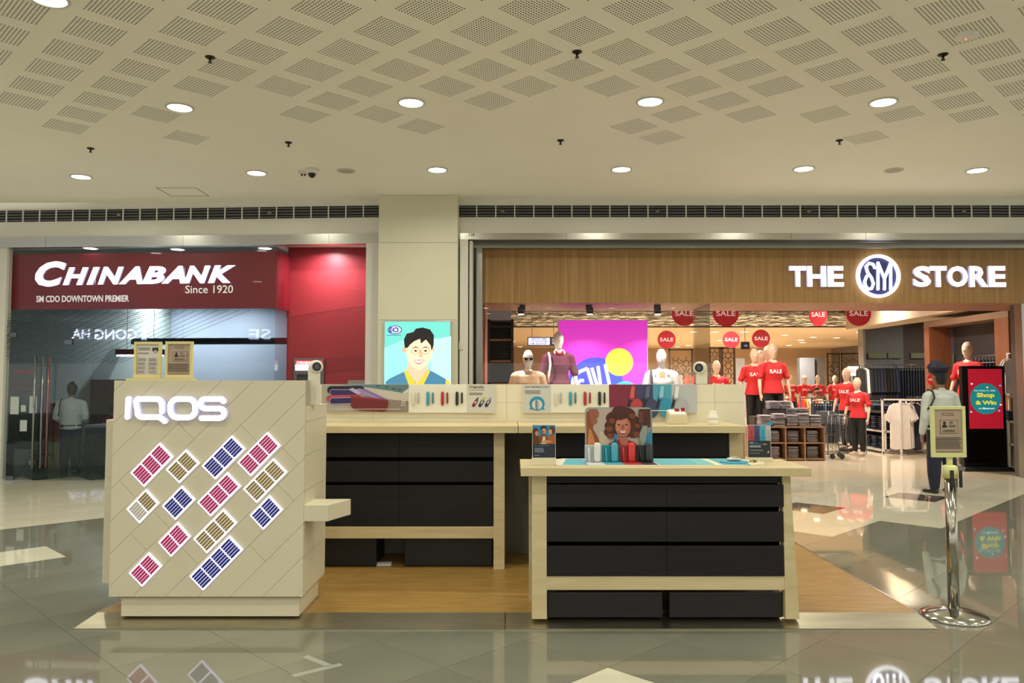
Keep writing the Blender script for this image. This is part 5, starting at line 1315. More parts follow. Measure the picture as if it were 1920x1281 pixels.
rack(1700, 1742, 745, Yg - .85, 7, TRM, 'lower rack of dark trousers under the wall rack', 'dark trousers hanging on the lower wall rack', 'hanging_trousers', 'trousers', 'trousers on the lower rack', R(30))
for i, (x0, x1, Y, z, nn) in enumerate(((1632, 1742, Yg - 1.65, .80, 4), (1632, 1742, Yg - 1.66, .35, 4))):
    a_, b_ = at(x0, 780, Y).x, at(x1, 780, Y).x
    MB().box(a_, b_, Y, Y + .42, z - .04, z).build('wall_shelf', M('#2a2624', .6), label='long dark shelf of folded jeans below the wall racks, ' + ('upper' if i == 0 else 'lower'), cat='shelf')
    for k in range(nn): stack(a_ + (b_ - a_) * (k + .5) / nn, Y + .2, z + .002, 4, JE, 'folded dark jeans on the %s shelf below the wall racks, %s pile' % ('upper' if i == 0 else 'lower', ORD[k]), 'folded_jeans', 'jeans', 'folded jeans', .043, .01)
# green shelf strip signs on the grey wall
for px0, px1 in ((1628, 1662), (1665, 1690), (1708, 1740)):
    q = rect(px0, px1, 662, 672, Yg - .05); MB().box(q[0], q[1], Yg - .06, Yg - .01, q[2], q[3]).build('shelf_header', M('#6f7a60', .6), label='dull green header strip above the racks, %s' % {1628: 'left', 1665: 'middle', 1708: 'right'}[px0], cat='header')
# middle racks
rack(1522, 1572, 752, 19.2, 10, TRM + [trou_mesh(M('#4d6076', .8, var=.2, vs=8))], 'low rack of dark trousers behind the shirt piles', 'trousers hanging on the low rack behind the shirt piles', 'hanging_trousers', 'trousers', 'trousers on the low rack', R(20), .06)
rack(1626, 1660, 752, 18.9, 6, JK, 'low rack of dark clothes behind the jeans table', 'dark clothes hanging on the low rack behind the jeans table', 'hanging_jacket', 'jacket', 'clothes on the low rack', R(20), .06)
rack(1500, 1545, 745, 23.5, 8, [tee_mesh(M(c, .8)) for c in ('#b9322e', '#d9a04a', '#e3d9cf', '#1e222c')], 'far rack of coloured tees in front of the counter', 'coloured tee on the far rack', 'hanging_tee', 'tee', 'tees on the far rack', R(15), .05)
rack(935, 962, 685, 15.6, 4, JK, 'dark clothes on the rack behind the left shop window', 'dark jacket behind the left shop window', 'hanging_jacket', 'jacket', 'jackets behind the window', R(15))
rack(1255, 1335, 700, 20.5, 6, [tee_mesh(M(c, .8)) for c in ('#c7563c', '#d8cfc6', '#c76a52')], 'rack of orange and white tees behind the glass corner', 'orange or white tee behind the glass corner', 'hanging_tee', 'tee', 'tees behind the glass corner', R(5), .05)
# long counter far back
q = rect(1470, 1605, 744, 770, 27.2); MB().box(q[0], q[1], 27.2, 27.9, 0, q[3]).build('cashier_counter', M('#3a2a22', .5, var=.1, vs=3), label='dark long cashier counter below the far mannequin row', cat='counter')
# red SALE poster stand
q = rect(1617, 1630, 741, 781, 16.15)
t = thing('sale_poster', 'narrow red poster with white SALE oval behind the shorter mannequin', 'poster', ((q[0] + q[1]) / 2, 16.15, 0))
MB().box(q[0], q[1], 16.15, 16.165, q[2], q[3]).build('sheet', M('#bf2a28', .5), t); MB().cyl(((q[0] + q[1]) / 2, 16.17, 0), ((q[0] + q[1]) / 2, 16.17, q[3]), .01).build('post', M('#777', .4) if False else M('#777777', .4), t)
P = Print(q[0], q[1], q[2], q[3], 16.149); P.el('#eee6e2', .5, .5, .40, .30); P.tx('#bf2a28', 'SALE', .2, .8, .42, .58, .02); P.build('print', t)
# small round red paddle sign by the guard
c = at(1746, 712, 15.6)
t = thing('paddle_sign', 'small round red sale sign on a thin stick left of the guard', 'sign', (c.x, 15.6, 0))
MB().disc(c.x, c.z, .075, 15.6, .01, 24, .11).build('disc', M('#c02a28', .5), t); MB().cyl((c.x - .01, 15.61, 0), (c.x, 15.61, c.z), .006, n=6).build('stick', M('#777777', .4), t)
add_text(MB(), 'SALE', (c.x - .055, c.x + .055, c.z - .02, c.z + .025), 15.598, 0, .02).build('lettering', M('#f0e6e4', .5), t)
# hanging direction signs
q = rect(989, 1047, 632, 648.5, 17.)
t = thing('direction_sign', 'hanging lit direction sign for restrooms and fitting room', 'sign', ((q[0] + q[1]) / 2, 17., q[2]))
MB().box(q[0], q[1], 17., 17.08, q[2], q[3]).build('casing', M('#17181c', .4), t)
P = Print(q[0], q[1], q[2], q[3], 16.999); P.emit = .9; P.rc('#b4b8e6', .03, .72, .10, .90); P.emit = 0
for tx, v in (('RESTROOMS', .68), ('FITTING ROOM', .41), ('ATM / ELEVATOR', .14)): P.tx('#23233a', tx, .14 if tx[0] != 'A' else .07, .62, v, v + .20, .02)
for v in (.2, .55): P.rc('#8f93b4', .80, .90, v, v + .25)
P.build('lit_panel', t)
for s in (.15, .85): MB().cyl((q[0] + s * (q[1] - q[0]), 17.04, q[3]), (q[0] + s * (q[1] - q[0]), 17.04, SZN), .006, n=6).build('hanging_rod', M('#55524e', .4), t)
q = rect(1390, 1405.5, 641, 655, 20.8)
t = thing('direction_sign', 'small dark hanging sign left of the bright sale disc', 'sign', ((q[0] + q[1]) / 2, 20.8, q[2]))
MB().box(q[0], q[1], 20.8, 20.86, q[2], q[3]).build('casing', M('#22222a', .4), t)
P = Print(q[0], q[1], q[2], q[3], 20.799); P.emit = .5; P.rc('#6f76a8', .35, .75, .35, .6); P.build('lit_panel', t)
MB().cyl(((q[0] + q[1]) / 2, 20.83, q[3]), ((q[0] + q[1]) / 2, 20.83, SZ), .008, n=6).build('hanging_rod', M('#55524e', .4), t)
q = rect(1590, 1612, 687, 705, 24.); 
t = thing('notice_sign', 'white notice panel behind the taller turned mannequin', 'sign', ((q[0] + q[1]) / 2, 24., 0))
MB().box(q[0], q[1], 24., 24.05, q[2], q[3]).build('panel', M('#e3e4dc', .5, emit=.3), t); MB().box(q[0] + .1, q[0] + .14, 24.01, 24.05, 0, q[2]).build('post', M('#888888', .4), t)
P = Print(q[0], q[1], q[2], q[3], 23.999); P.lines('#8a8a88', .1, .7, .3, .7, 2); P.build('print', t)
# dark shelving behind the left window
YS2 = 14.6
q = rect(914, 963, 599, 800, YS2)
t = thing('dark_shelving', 'tall dark shelving with wood boards behind the left shop window', 'shelving', ((q[0] + q[1]) / 2, YS2, 0)); mdk = M('#1d1b1e', .5)
for x in (q[0], q[1] - .05): MB().box(x, x + .05, YS2, YS2 + .4, 0, q[3]).build('upright', mdk, t)
for py, m in ((602, mdk), (612, mdk), (637, m_cw), (677, m_cw), (720, m_cw)):
    z = at(940, py, YS2).z; MB().box(q[0], q[1], YS2, YS2 + .4, z - .02, z + .012).build('shelf', m, t)
MB().box(q[0], q[1], YS2 + .4, YS2 + .42, 0, q[3]).build('back_board', M('#121113', .6), t)
for py, n in ((637, 3), (677, 2)):
    z = at(940, py, YS2).z + .014; stack((q[0] + q[1]) / 2, YS2 + .2, z, n + 3, [fold_me(M('#0f0f11', .85), .36, .26, .05)], 'folded black clothes on the dark shelving', 'folded_clothes', 'clothes', 'folded black clothes', .051)
# poster of a man in the portal
q = rect(1785, 1808, 606, 722, 16.1)
t = thing('wall_poster', 'tall poster of a man in a dark jacket inside the portal', 'poster', ((q[0] + q[1]) / 2, 16.1, q[2]))
MB().box(q[0], q[1], 16.1, 16.13, q[2], q[3]).build('panel', M('#584e63', .5), t)
P = Print(q[0], q[1], q[2], q[3], 16.099); P.rc('#6a5f78', 0, 1, .5, 1); P.rc('#8b8a6a', 0, .25, 0, .5); P.poly('#14141a', [(.1, 0), (.15, .5), (.4, .58), (.7, .58), (1, .5), (1, 0)]); P.poly('#d8d8da', [(.5, .3), (.44, .57), (.62, .57)])
P.poly('#b98a72', [(.42, .62), (.42, .55), (.62, .55), (.64, .62)]); P.el('#b98a72', .55, .72, .20, .10); P.el('#1a1414', .53, .80, .24, .07); P.poly('#1a1414', [(.30, .80), (.33, .72), (.40, .77), (.74, .78), (.78, .74), (.78, .82)])
P.build('print', t)
zq = at(1840, 668, 15.).z
t = thing('garment_rack', 'rail of dark trousers inside the brown portal', 'rack', (8.95, 15.0, 0)); MB().cyl((8.95, 14.05, zq), (8.95, 15.6, zq), .014, n=8).build('rail', M('#8f8c88', .3, .8), t)
for yy in (14.07, 15.58): MB().cyl((8.95, yy, zq), (9.11, yy, zq), .012, n=8).build('bracket', M('#8f8c88', .3, .8), t)
for k in range(14): garment(TRM[k % 4], 8.95, 14.12 + k * .108, zq - .09, 0, 'hanging_trousers', 'dark trousers on the rail inside the portal, %s from the front' % (ORD[k] if k < 10 else 'eleventh or later'), 'trousers', 'trousers inside the portal')
# round tee display at right
Yo = 13.46
c = at(1897, 690, Yo)
t = thing('tee_stand', 'white ringed display stand with a white tee at the right edge', 'stand', (c.x, Yo, 0)); 
for py, r in ((691, .17), (722, .15)):
    q = at(1890, py, Yo + .1); pts = [(q.x + r * .8 * math.cos(R(k * 20)), Yo + .1, q.z + r * math.sin(R(k * 20))) for k in range(18)]
    MB().tube(pts, .014, 8, closed=True).build('ring', m_rail, t)
MB().cyl((c.x, Yo + .1, 0), (c.x, Yo + .1, at(1890, 662, Yo).z), .016).build('post', m_rail, t)
zt = at(1897, 742, Yo).z; q = rect(1880, 1914, 742, 745, Yo); MB().box(q[0], q[1], Yo - .06, Yo + .12, zt - .03, zt).build('shelf', m_rail, t)
zt2 = at(1897, 662, Yo).z; MB().box(at(1890, 662, Yo).x, at(1916, 662, Yo).x, Yo - .05, Yo + .05, zt2 - .02, zt2).build('top_bar', m_rail, t)
garment(tee_mesh(M('#dcd5d2', .8, var=.04, vs=6), .42, .58), at(1899, 672, Yo).x, Yo - .02, at(1899, 672, Yo).z - .02, R(-8), 'hanging_tee', 'white tee hung on the ringed stand at the right edge', 'tee', None)
q = rect(1892, 1912, 790, 866, 13.28)
t = thing('white_cubby', 'white open cubby shelf right of the black totem', 'shelf', ((q[0] + q[1]) / 2, 13.4, 0))
for x in (q[0], q[1]): MB().box(x - .02, x + .02, 13.28, 13.5, 0, q[3]).build('side', m_ws, t)
for z in (.02, q[3] * .5, q[3] - .03): MB().box(q[0], q[1], 13.28, 13.5, z, z + .035).build('shelf', m_ws, t)
MB().box(q[0], q[1], 13.49, 13.5, 0, q[3]).build('back', M('#b79c84', .6), t)
stack((q[0] + q[1]) / 2, 13.40, q[3] + .008, 4, [fold_me(M('#1d2433', .85, var=.15, vs=12), .16, .2, .042)], 'folded dark jeans on the white cubby', 'folded_jeans', 'jeans', 'folded jeans', .043)
# totem screen
p = atz(1846, 882, 0); YT = p.y
q = rect(1805.5, 1886.5, 686.5, 873, YT); zb = at(1846, 874, YT).z
t = thing('screen_totem', 'tall black digital totem with red Shop & Win screen', 'totem', ((q[0] + q[1]) / 2, YT + .1, 0))
MB().box(q[0], q[1], YT, YT + .09, .06, q[3]).build('casing', M('#0b0b0d', .25), t, bevel=.004)
bq = rect(1800, 1893, 872, 885, YT); MB().hexa([(bq[0] - .03, YT - .18, 0), (bq[1] + .03, YT - .18, 0), (bq[1] + .03, YT + .16, 0), (bq[0] - .03, YT + .16, 0), (bq[0] + .03, YT - .12, .062), (bq[1] - .03, YT - .12, .062), (bq[1] - .03, YT + .13, .062), (bq[0] + .03, YT + .13, .062)]).build('base', M('#1b1b1d', .4), t)
s = rect(1816, 1880, 692, 804, YT - .002); P = Print(s[0], s[1], s[2], s[3], YT - .003); P.emit = .55; P.rough = .2
P.rc('#a3182a', 0, 1, 0, 1); P.el('#1d7a80', .5, .50, .455, .455 * (s[1] - s[0]) / (s[3] - s[2]))
P.tx('#bfe3e6', 'Oct 12-Dec 31, 2022', .17, .79, .62, .65, .02); P.tx('#d9cf3c', 'Shop', .24, .76, .505, .60, .045); P.tx('#d9cf3c', '& Win', .20, .81, .40, .47, .045); P.tx('#e6eff0', 'with', .28, .38, .325, .35, .01); P.tx('#e6eff0', 'Mastercard', .41, .74, .325, .355, .02)
for u, v, c in ((.93, .72, '#5aa0e0'), (.06, .28, '#8ec6f0'), (.88, .30, '#b8a0e0'), (.10, .75, '#e6e6f0'), (.55, .69, '#e8c080'), (.93, .40, '#f0d0d0')): P.el(c, u, v, .035, .014)
P.build('screen_picture', t)
MB().box(q[0] + .06, q[1] - .06, YT - .002, YT, .12, s[2] - .04).build('lower_panel', M('#060607', .12), t)
q = rect(1700, 1735, 868, 872, 13.6)
# ================================================================== BANK (left of the pillar)
G = BK
m_bred = M('#7c1a23', .35, emit=.06, var=.04, vs=1); m_bglass = glass_mat('bank_glass', (.95, .975, .965), .28); m_bfilm = glass_mat('bank_glass_film', (.945, .97, .96), .28, film=1.25)
zt = ZM0
gx = [G.at(10, 600).x, G.at(172.5, 600).x, G.at(340.5, 600).x, G.at(514, 600).x]
def pane(x0, x1, z0, z1, y, n, m, label, fr=G): return fbuild(MB().box(x0 + .003, x1 - .003, y, y + .012, z0, z1), fr, 'window_%d' % n, m, kind='structure', label=label)
for i in range(3): pane(gx[i], gx[i + 1], .02, zt, .05, 4 + i, m_bfilm if i < 2 else m_bfilm, 'tall greenish bank glass pane with frosted lower lines')
e0 = G.mat @ Vector((gx[3], .05, 0)); YRW = 12.38
MB().box(e0.x - .006, e0.x + .006, e0.y + .015, YRW, .02, zt).build('window_7', m_bglass, kind='structure', label='bank glass return beside the red wall')
fbuild(MB().box(-9, gx[0] - .004, .0, .12, 0, ZM0), G, 'trim_23', m_white, kind='structure', label='white jamb left of the bank glass')
# sign board behind the glass
sy = .16
q0 = G.rect(11, 513, 472.5, 577.5, sy); zs0 = G.at(300, 579, sy).z; zs1 = G.at(300, 473.5, sy).z
t = fthing(G, 'bank_sign', 'deep red lit bank sign board behind the glass front', 'sign')
fbuild(MB().box(q0[0], gx[3] - .02, sy, sy + .06, zs0, zs1), G, 'board', m_bred, t)
fbuild(MB().box(gx[3] - .08, gx[3] - .02, sy + .062, sy + .75, zs0, zs1), G, 'return_board', m_bred, t)
m_bl = M('#f6f4ff', .4, emit=1.7)
def btxt(s, x0, x1, y0, y1, name, m, bold=0., shear=0., dep=.03, mirror=False, y=None, par=None):
    yy = sy - dep - .002 if y is None else y
    mb = add_text(MB(), s, G.rect(x0, x1, y0, y1, yy), yy, dep, bold, shear, mirror)
    if dep: front_lit(mb)
    return fbuild(mb, G, name, [m, m_litside] if dep else m, par or t)
btxt('C', 66, 123, 490, 537.5, 'lit_letter', m_bl, .045, .28)
w = 'HINABANK'; xs = [118.5, 166, 185, 232, 277, 320.5, 363.5, 395, 441]; xs = [(118, 165), (162.5, 186), (183.5, 231), (223, 268), (266, 310), (303, 349), (345, 394), (390, 441)]
for i, (ch, (a_, b_)) in enumerate(zip(w, xs)): btxt(ch, a_, b_, 501.5 - .55 * i, 534.5 - .55 * i, 'lit_letter', m_bl, .045, .28)
btxt('Since 1920', 347.5, 437, 535, 550, 'sign_lettering', M('#e9e2e2', .5, emit=.35), .008, 0, 0)
btxt('SM CDO DOWNTOWN PREMIER', 68, 242, 554, 566.5, 'sign_lettering', M('#e9e2e2', .5, emit=.35), .03, 0, 0)
# red recess with cash machine
xw0 = e0.x - .02; xw1 = at(688, 600, 11.6).x
t = thing('wall_recess', 'red wall of the cash machine recess with slanting facets', 'wall', ((xw0 + xw1) / 2, YRW, 0), kind='structure'); del t['category']
zrc = at(613, 464, YRW).z
MB().box(xw0, xw1 + .3, YRW, YRW + .1, 0, zrc + .3).build('wall_panel', M('#8a2228', .45, var=.03, vs=2), t)
P = Print(xw0 + .05, xw1 + .1, 0, zrc, YRW - .001)
uv = lambda px, py: (lambda q: ((q.x - P.b[0]) / (P.b[1] - P.b[0]), (q.z - P.b[2]) / (P.b[3] - P.b[2])))(at(px, py, YRW))
for c, pts in (('#9c2c32', ((537, 508), (694, 505), (694, 545), (620, 540), (537, 518))), ('#97282e', ((537, 518), (620, 540), (694, 545), (694, 572), (537, 595))), ('#7d1e24', ((610, 672), (694, 665), (694, 690), (612, 700)))): P.poly(c, [uv(*p) for p in pts])
P.build('facets', t)
MB().box(xw0, xw1 + .3, 11.62, YRW, zrc, zrc + .05).build('ceiling_recess', M('#d9c5c2', .6), kind='structure', label='pale ceiling of the cash machine recess')
p = atz(613, 457, zrc); downlight(p.x, 12.0, 'round downlight over the red cash machine recess', None, zrc, .09, 22., M('#ffffff', .3, emit=12), True, (1, .9, 1))
MB().box(xw1, at(710, 600, 11.5).x, 11.48, 11.62, 0, ZM0).build('trim_21', M('#c9c7bf', .4), kind='structure', label='pale metal jamb between red recess and pillar')
MB().box(xw1, xw1 + .05, 11.6, YRW, 0, ZM0).build('trim_22', M('#b9b3aa', .5), kind='structure', label='side lining of the red recess')
q = rect(549.5, 607, 672, 790, YRW - .06)
t = thing('cash_machine', 'grey cash machine with lit red and white header in the red wall', 'cash machine', ((q[0] + q[1]) / 2, YRW - .05, q[2]))
MB().box(q[0], q[1], YRW - .06, YRW - .001, q[2], q[3]).build('surround', M('#5b5757', .4), t, bevel=.01)
P = Print(q[0], q[1], q[2], q[3], YRW - .0605); P.emit = 1.; v_ = lambda py: (at(578, py, YRW - .06).z - q[2]) / (q[3] - q[2])
P.rc('#f4f0f4', .06, .94, v_(695), v_(676)); P.rc('#d01f2c', .06, .94, v_(683.5), v_(676)); P.tx('#f7f2f2', 'CHINABANK', .10, .66, v_(682.5), v_(677.5), .02); P.emit = 0
P.rc('#1c1c20', .12, .88, v_(760), v_(702)); P.rc('#33363c', .18, .82, v_(745), v_(708)); P.build('front_panel', t)
q = rect(652, 684, 713, 740, YRW - .2); MB().box(q[0], q[1], YRW - .2, YRW - .001, q[2], q[3]).build('writing_ledge', M('#8a857f', .4), label='small grey ledge on the red wall right of the cash machine', cat='ledge')
# bank interior shell
def bw(name, x0, x1, y0, y1, z0, z1, m, label): return fbuild(MB().box(x0, x1, y0, y1, z0, z1), G, name, m, kind='structure', label=label)
ZC = 3.55
bw('floor_bank', -9, 1.5, .06, 9, -.05, -.002, M('#4c5350', .18, var=.05, vs=1), 'dim bank floor')
bw('ceiling_bank', -9, gx[3] - .06, .09, 9, ZC, ZC + .1, M('#b4bcbe', .7), 'grey bank ceiling')
bw('wall_bank_back', -9, 1.5, 7.5, 7.6, 0, ZC, M('#8d97a8', .7, var=.03, vs=.8), 'blue-grey back wall of the bank')
bw('wall_bank_left', -9, -7.0, .3, 7.5, 0, ZC, M('#97a3a2', .7), 'pale left wall of the bank')
fbuild(MB().box(gx[3] - .06, gx[3] + .04, .95, 7.5, 0, ZC), G, 'wall_bank_right', M('#76808f', .7), kind='structure', label='right wall of the bank')
q = G.rect(262, 512, 634, 645, 5.2); bw('ceiling_bank_beam', q[0] - .2, gx[3] - .07, 5.2, 5.5, q[2], q[3], M('#1d2128', .5), 'black ceiling band in the bank')
q = G.rect(95, 260, 712, 900, 4.2)
t = fthing(G, 'wood_partition', 'brown slatted wood partition inside the bank', 'partition')
for k in range(9):
    a_ = q[0] + (q[1] - q[0]) * k / 9; b_ = q[0] + (q[1] - q[0]) * (k + 1) / 9
    fbuild(MB().box(a_ + .006, b_ - .006, 4.2, 4.25, 0, q[3]), G, 'slat', M('#4a342c', .5, var=.12, vs=3), t)
for i, (px, py) in enumerate(((170, 465), (257, 617), (330, 607), (316, 618), (303, 631), (420, 608), (404, 593), (450, 610), (238, 613), (128, 613), (497, 465), (333, 467), (207, 611), (378, 620))):
    o = G.inv @ Vector((0, 0, CAMZ)); d = G.inv.to_3x3() @ ray(px, py); k_ = (ZC - o.z) / d.z; pl = o + d * k_
    if pl.y > 7: pl = o + d * ((6.5 - o.y) / d.y)
    pw = G.mat @ Vector((pl.x, pl.y, ZC)); downlight(pw.x, pw.y, 'cool round lamp in the bank ceiling' + (' just above the sign' if pl.y < .9 else ' behind the sign'), 'bank ceiling lamps', ZC, .1, 17., M('#eef6ff', .3, emit=5), i < 9 and pl.y > .9, (.92, .97, 1))
# red pendant bar light
q = G.rect(216, 300, 655, 668, 3.0)
t = fthing(G, 'linear_pendant', 'red bar pendant with a white glowing underside inside the bank', 'light')
fbuild(MB().box(q[0], q[1], 3.0, 3.18, q[2] + .03, q[3]), G, 'housing', M('#7a1f24', .4), t); fbuild(MB().box(q[0] + .02, q[1] - .02, 3.01, 3.17, q[2], q[2] + .03), G, 'diffuser', M('#ffffff', .4, emit=3.), t)
for s in (.2, .8): fbuild(MB().cyl((q[0] + s * (q[1] - q[0]), 3.09, q[3]), (q[0] + s * (q[1] - q[0]), 3.09, ZC), .005, n=6), G, 'hanging_wire', M('#555555', .4), t)
# desk and chair
q = G.rect(150, 215, 798, 880, 2.0)
t = fthing(G, 'bank_desk', 'grey-blue desk inside the bank right of the guard', 'desk')
fbuild(MB().box(q[0], q[1] + .6, 2.0, 2.7, q[3] - .04, q[3]), G, 'desk_top', M('#7c8894', .4), t); fbuild(MB().box(q[0] + .05, q[1] + .55, 2.05, 2.09, 0, q[3] - .04), G, 'modesty_panel', M('#394149', .5), t)
for x in (q[0] + .03, q[1] + .5): fbuild(MB().box(x, x + .05, 2.6, 2.66, 0, q[3] - .04), G, 'leg', M('#2b2f33', .5), t)
q = G.rect(92, 118, 752, 880, 1.6)
t = fthing(G, 'bank_lectern', 'red-fronted stand with papers in front of the guard', 'lectern')
fbuild(MB().box(q[0], q[1], 1.6, 1.95, .45, q[3] - .04), G, 'red_panel', M('#6a1c22', .5), t); fbuild(MB().box(q[0], q[1], 1.6, 1.95, 0, .45), G, 'lower_panel', M('#8f8d74', .5), t); fbuild(MB().box(q[0] - .03, q[1] + .03, 1.56, 1.98, q[3] - .04, q[3]), G, 'top', M('#b9bfc4', .4), t)
q = G.rect(0, 62, 775, 880, 1.2)
t = fthing(G, 'waiting_bench', 'dark bench with plants inside the bank at the far left', 'bench')
fbuild(MB().box(q[0] - .3, q[1], 1.3, 1.8, .36, .44), G, 'seat', M('#2d3634', .6), t); fbuild(MB().box(q[0] - .3, q[1], 1.8, 1.86, .44, .95), G, 'backrest', M('#2d3634', .6), t)
for x in (q[0] - .2, q[1] - .1): fbuild(MB().box(x, x + .05, 1.35, 1.75, 0, .36), G, 'leg', M('#1c2020', .6), t)
# glass door hardware
m_hw = M('#8f9291', .2, 1.)
for i, px in enumerate((65.5, 78.5, 91)):
    t = fthing(G, 'door_handle_bar', 'tall steel pull bar on the bank glass door, ' + ('left', 'middle', 'right')[i], 'handle')
    x = G.at(px, 760).x; za = G.at(px, 668).z; zb = G.at(px, 878).z; yy = -.02 if i != 1 else .0
    fbuild(MB().cyl((x, yy, zb), (x, yy, za), .018, n=14), G, 'bar', m_hw if i < 2 else M('#8f6a68', .25, 1.), t)
    for z in (za - .14, zb + .2): fbuild(MB().cyl((x, yy, z), (x, .05, z), .012, n=10), G, 'standoff', m_hw, t)
for px, py, l in ((25, 628, 'upper left'), (129, 642, 'upper right'), (19, 897, 'lower left'), (62, 868, 'lower right')):
    c = G.at(px, py, .03); t = fbuild(MB().box(c.x - .06, c.x + .06, .015, .049, c.z - .035, c.z + .035), G, 'patch_fitting', M('#5a5d5c', .3, .8), label='small steel clamp on the bank glass door, ' + l, cat='clamp', bevel=.004)
for (x0, x1, y0, y1, l) in ((19, 35, 744, 777, 'large white paper notice on the bank door, left'), (55, 69, 743, 775, 'large white paper notice on the bank door, right'), (39, 48, 760, 772, 'tiny white paper notice between the two large ones'), (37, 50, 788, 809, 'white paper notice low on the bank door')):
    q = G.rect(x0, x1, y0, y1, .04); fbuild(MB().box(q[0], q[1], .043, .047, q[2], q[3]), G, 'paper_notice', M('#b9c2c0', .6), label=l, cat='notice')
q = G.rect(20, 70, 690, 740, .07)
t = fthing(G, 'door_lettering', 'mirror-reversed red bank name and hours printed inside the glass door', 'lettering')
btxt('CHINABANK', 25, 67.5, 693, 701.5, 'name_print', M('#8f3038', .5), .02, .2, 0, True, .066, t)
mb = MB()
for a_, b_, c_ in ((22, 70, 711), (22, 70, 717.5), (22, 68, 723), (24, 62, 727), (22, 69, 733)):
    r_ = G.rect(a_, b_, c_ - 1, c_ + .6, .066); mb.add([(r_[0], .066, r_[2]), (r_[1], .066, r_[2]), (r_[1], .066, r_[3]), (r_[0], .066, r_[3])], [(0, 1, 2, 3)])
fbuild(mb, G, 'hours_print', M('#6f3a40', .5), t)
# slanting film lines on the upper glass
t = fthing(G, 'glass_line_film', 'fan of thin dark slanting lines stuck on the upper bank glass', 'window film')
mb = MB()
def gline(x0, y0, x1, y1, w=.6):
    a_, b_ = G.at(x0, y0, .046), G.at(x1, y1, .046); d = (b_ - a_); n = Vector((-d.z, 0, d.x)).normalized() * .0026
    mb.add([a_ + n, a_ - n, b_ - n, b_ + n], [(0, 1, 2, 3)])
for k in range(24): gline(10 + k * 20, 581, 10 + max(0, k * 12 - 60), 600 + min(80, k * 4 + 10) + (0 if k > 4 else k * 8))
for k in range(14): gline(10, 590 + k * 6, 150 + k * 14, 583 + k * .3)
for k in range(16): gline(10, 600 + k * 5, 140, 612 + k * 4.6)
fbuild(mb, G, 'line_set', M('#2e3a3a', .6), t, kind='stuff')
# poster light box on the pillar
YQ = YP - .06
q = rect(718.5, 846, 601, 800, YQ)
t = thing('pillar_light_box', 'glowing teal eyewear poster of a smiling man on the pillar', 'light box', ((q[0] + q[1]) / 2, YQ, q[2]))
MB().box(q[0], q[1], YQ, YP - .001, q[2], q[3]).build('frame', M('#c3c4bd', .3, .6), t, bevel=.003)
P = Print(q[0] + .018, q[1] - .018, q[2] + .018, q[3] - .018, YQ - .001); P.emit = .8; P.rough = .3
U = lambda x, y: (lambda w_: ((w_.x - P.b[0]) / (P.b[1] - P.b[0]), (w_.z - P.b[2]) / (P.b[3] - P.b[2])))(at(480 + x / 3.2, 340 + y / 3.2, YQ))   # measured on an enlarged crop
rr_ = lambda r: (r / 3.2 * YQ / F / (P.b[1] - P.b[0]), r / 3.2 * YQ / F / (P.b[3] - P.b[2]))
P.rc('#63bdb6', 0, 1, 0, 1); P.poly('#86cfc9', [U(770, 1230), U(770, 1000), U(1000, 900), U(1170, 1000), U(1170, 1230)]); P.poly('#a6dedb', [U(1040, 1230), U(1060, 950), U(1170, 930), U(1170, 1230)])
P.el('#263a86', *U(833, 892), rr_(43)[0], rr_(26)[1]); P.el('#e6edf2', *U(833, 892), rr_(37)[0], rr_(21)[1]); P.tx('#263a86', 'EO', *[U(806, 0)[0], U(864, 0)[0], U(0, 908)[1], U(0, 876)[1]], .05); P.lines('#263a86', U(790, 0)[0], U(878, 0)[0], U(0, 927)[1], U(0, 921)[1], 1, 0)
P.poly('#3f7391', [U(775, 1260), U(778, 1205), U(800, 1185), U(890, 1142), U(910, 1130), U(1030, 1130), U(1060, 1142), U(1135, 1185), U(1160, 1215), U(1165, 1260)]); P.poly('#d8b23a', [U(1130, 1260), U(1140, 1190), U(1165, 1200), U(1165, 1260)])
P.poly('#d8b23a', [U(888, 1142), U(905, 1130), U(960, 1215), U(1030, 1130), U(1045, 1142), U(985, 1260), U(930, 1260)]); P.poly('#e3b093', [U(912, 1080), U(908, 1140), U(965, 1215), U(1028, 1140), U(1030, 1080)])
P.el('#d49d80', *U(893, 1010), *rr_(16)); P.el('#d49d80', *U(1058, 1010), *rr_(14))
P.poly('#efc4a8', [U(900, 950), U(1062, 950), U(1062, 1020), U(1050, 1070), U(1020, 1110), U(985, 1132), U(960, 1130), U(925, 1100), U(908, 1060), U(900, 1010)])
P.poly('#191518', [U(893, 1000), U(888, 950), U(905, 915), U(945, 905), U(960, 885), U(1000, 878), U(1045, 890), U(1068, 925), U(1066, 985), U(1054, 1020), U(1048, 985), U(1020, 950), U(990, 975), U(985, 945), U(950, 960), U(925, 980), U(910, 1000)])
for ex in (958, 1018):
    P.ring_ = None; P.mat('#8a6f45')
    cx_, cy_ = U(ex, 1017); n = 20; ru, rv = rr_(26)
    for k in range(n):
        w0, w1 = 2 * math.pi * k / n, 2 * math.pi * (k + 1) / n
        pts = [P.pt(cx_ + ru * s_ * math.cos(w_), cy_ + rv * .8 * s_ * math.sin(w_)) for s_, w_ in ((1, w0), (1, w1), (.9, w1), (.9, w0))]
        P.mb.add([(x, P.y, z) for x, z in pts], [(3, 2, 1, 0)])
    P.el('#2a1a16', *U(ex, 1018), rr_(9)[0], rr_(5)[1]); P.poly('#221815', [U(ex - 24, 1000), U(ex, 992), U(ex + 24, 998), U(ex, 997)])
P.poly('#d9a283', [U(985, 1010), U(978, 1055), U(1002, 1055), U(995, 1012)]); P.poly('#b9575a', [U(945, 1075), U(975, 1072), U(1015, 1072), U(985, 1098), U(962, 1094)]); P.poly('#f4efe9', [U(950, 1077), U(1010, 1075), U(984, 1091), U(964, 1089)])
P.build('poster_print', t)
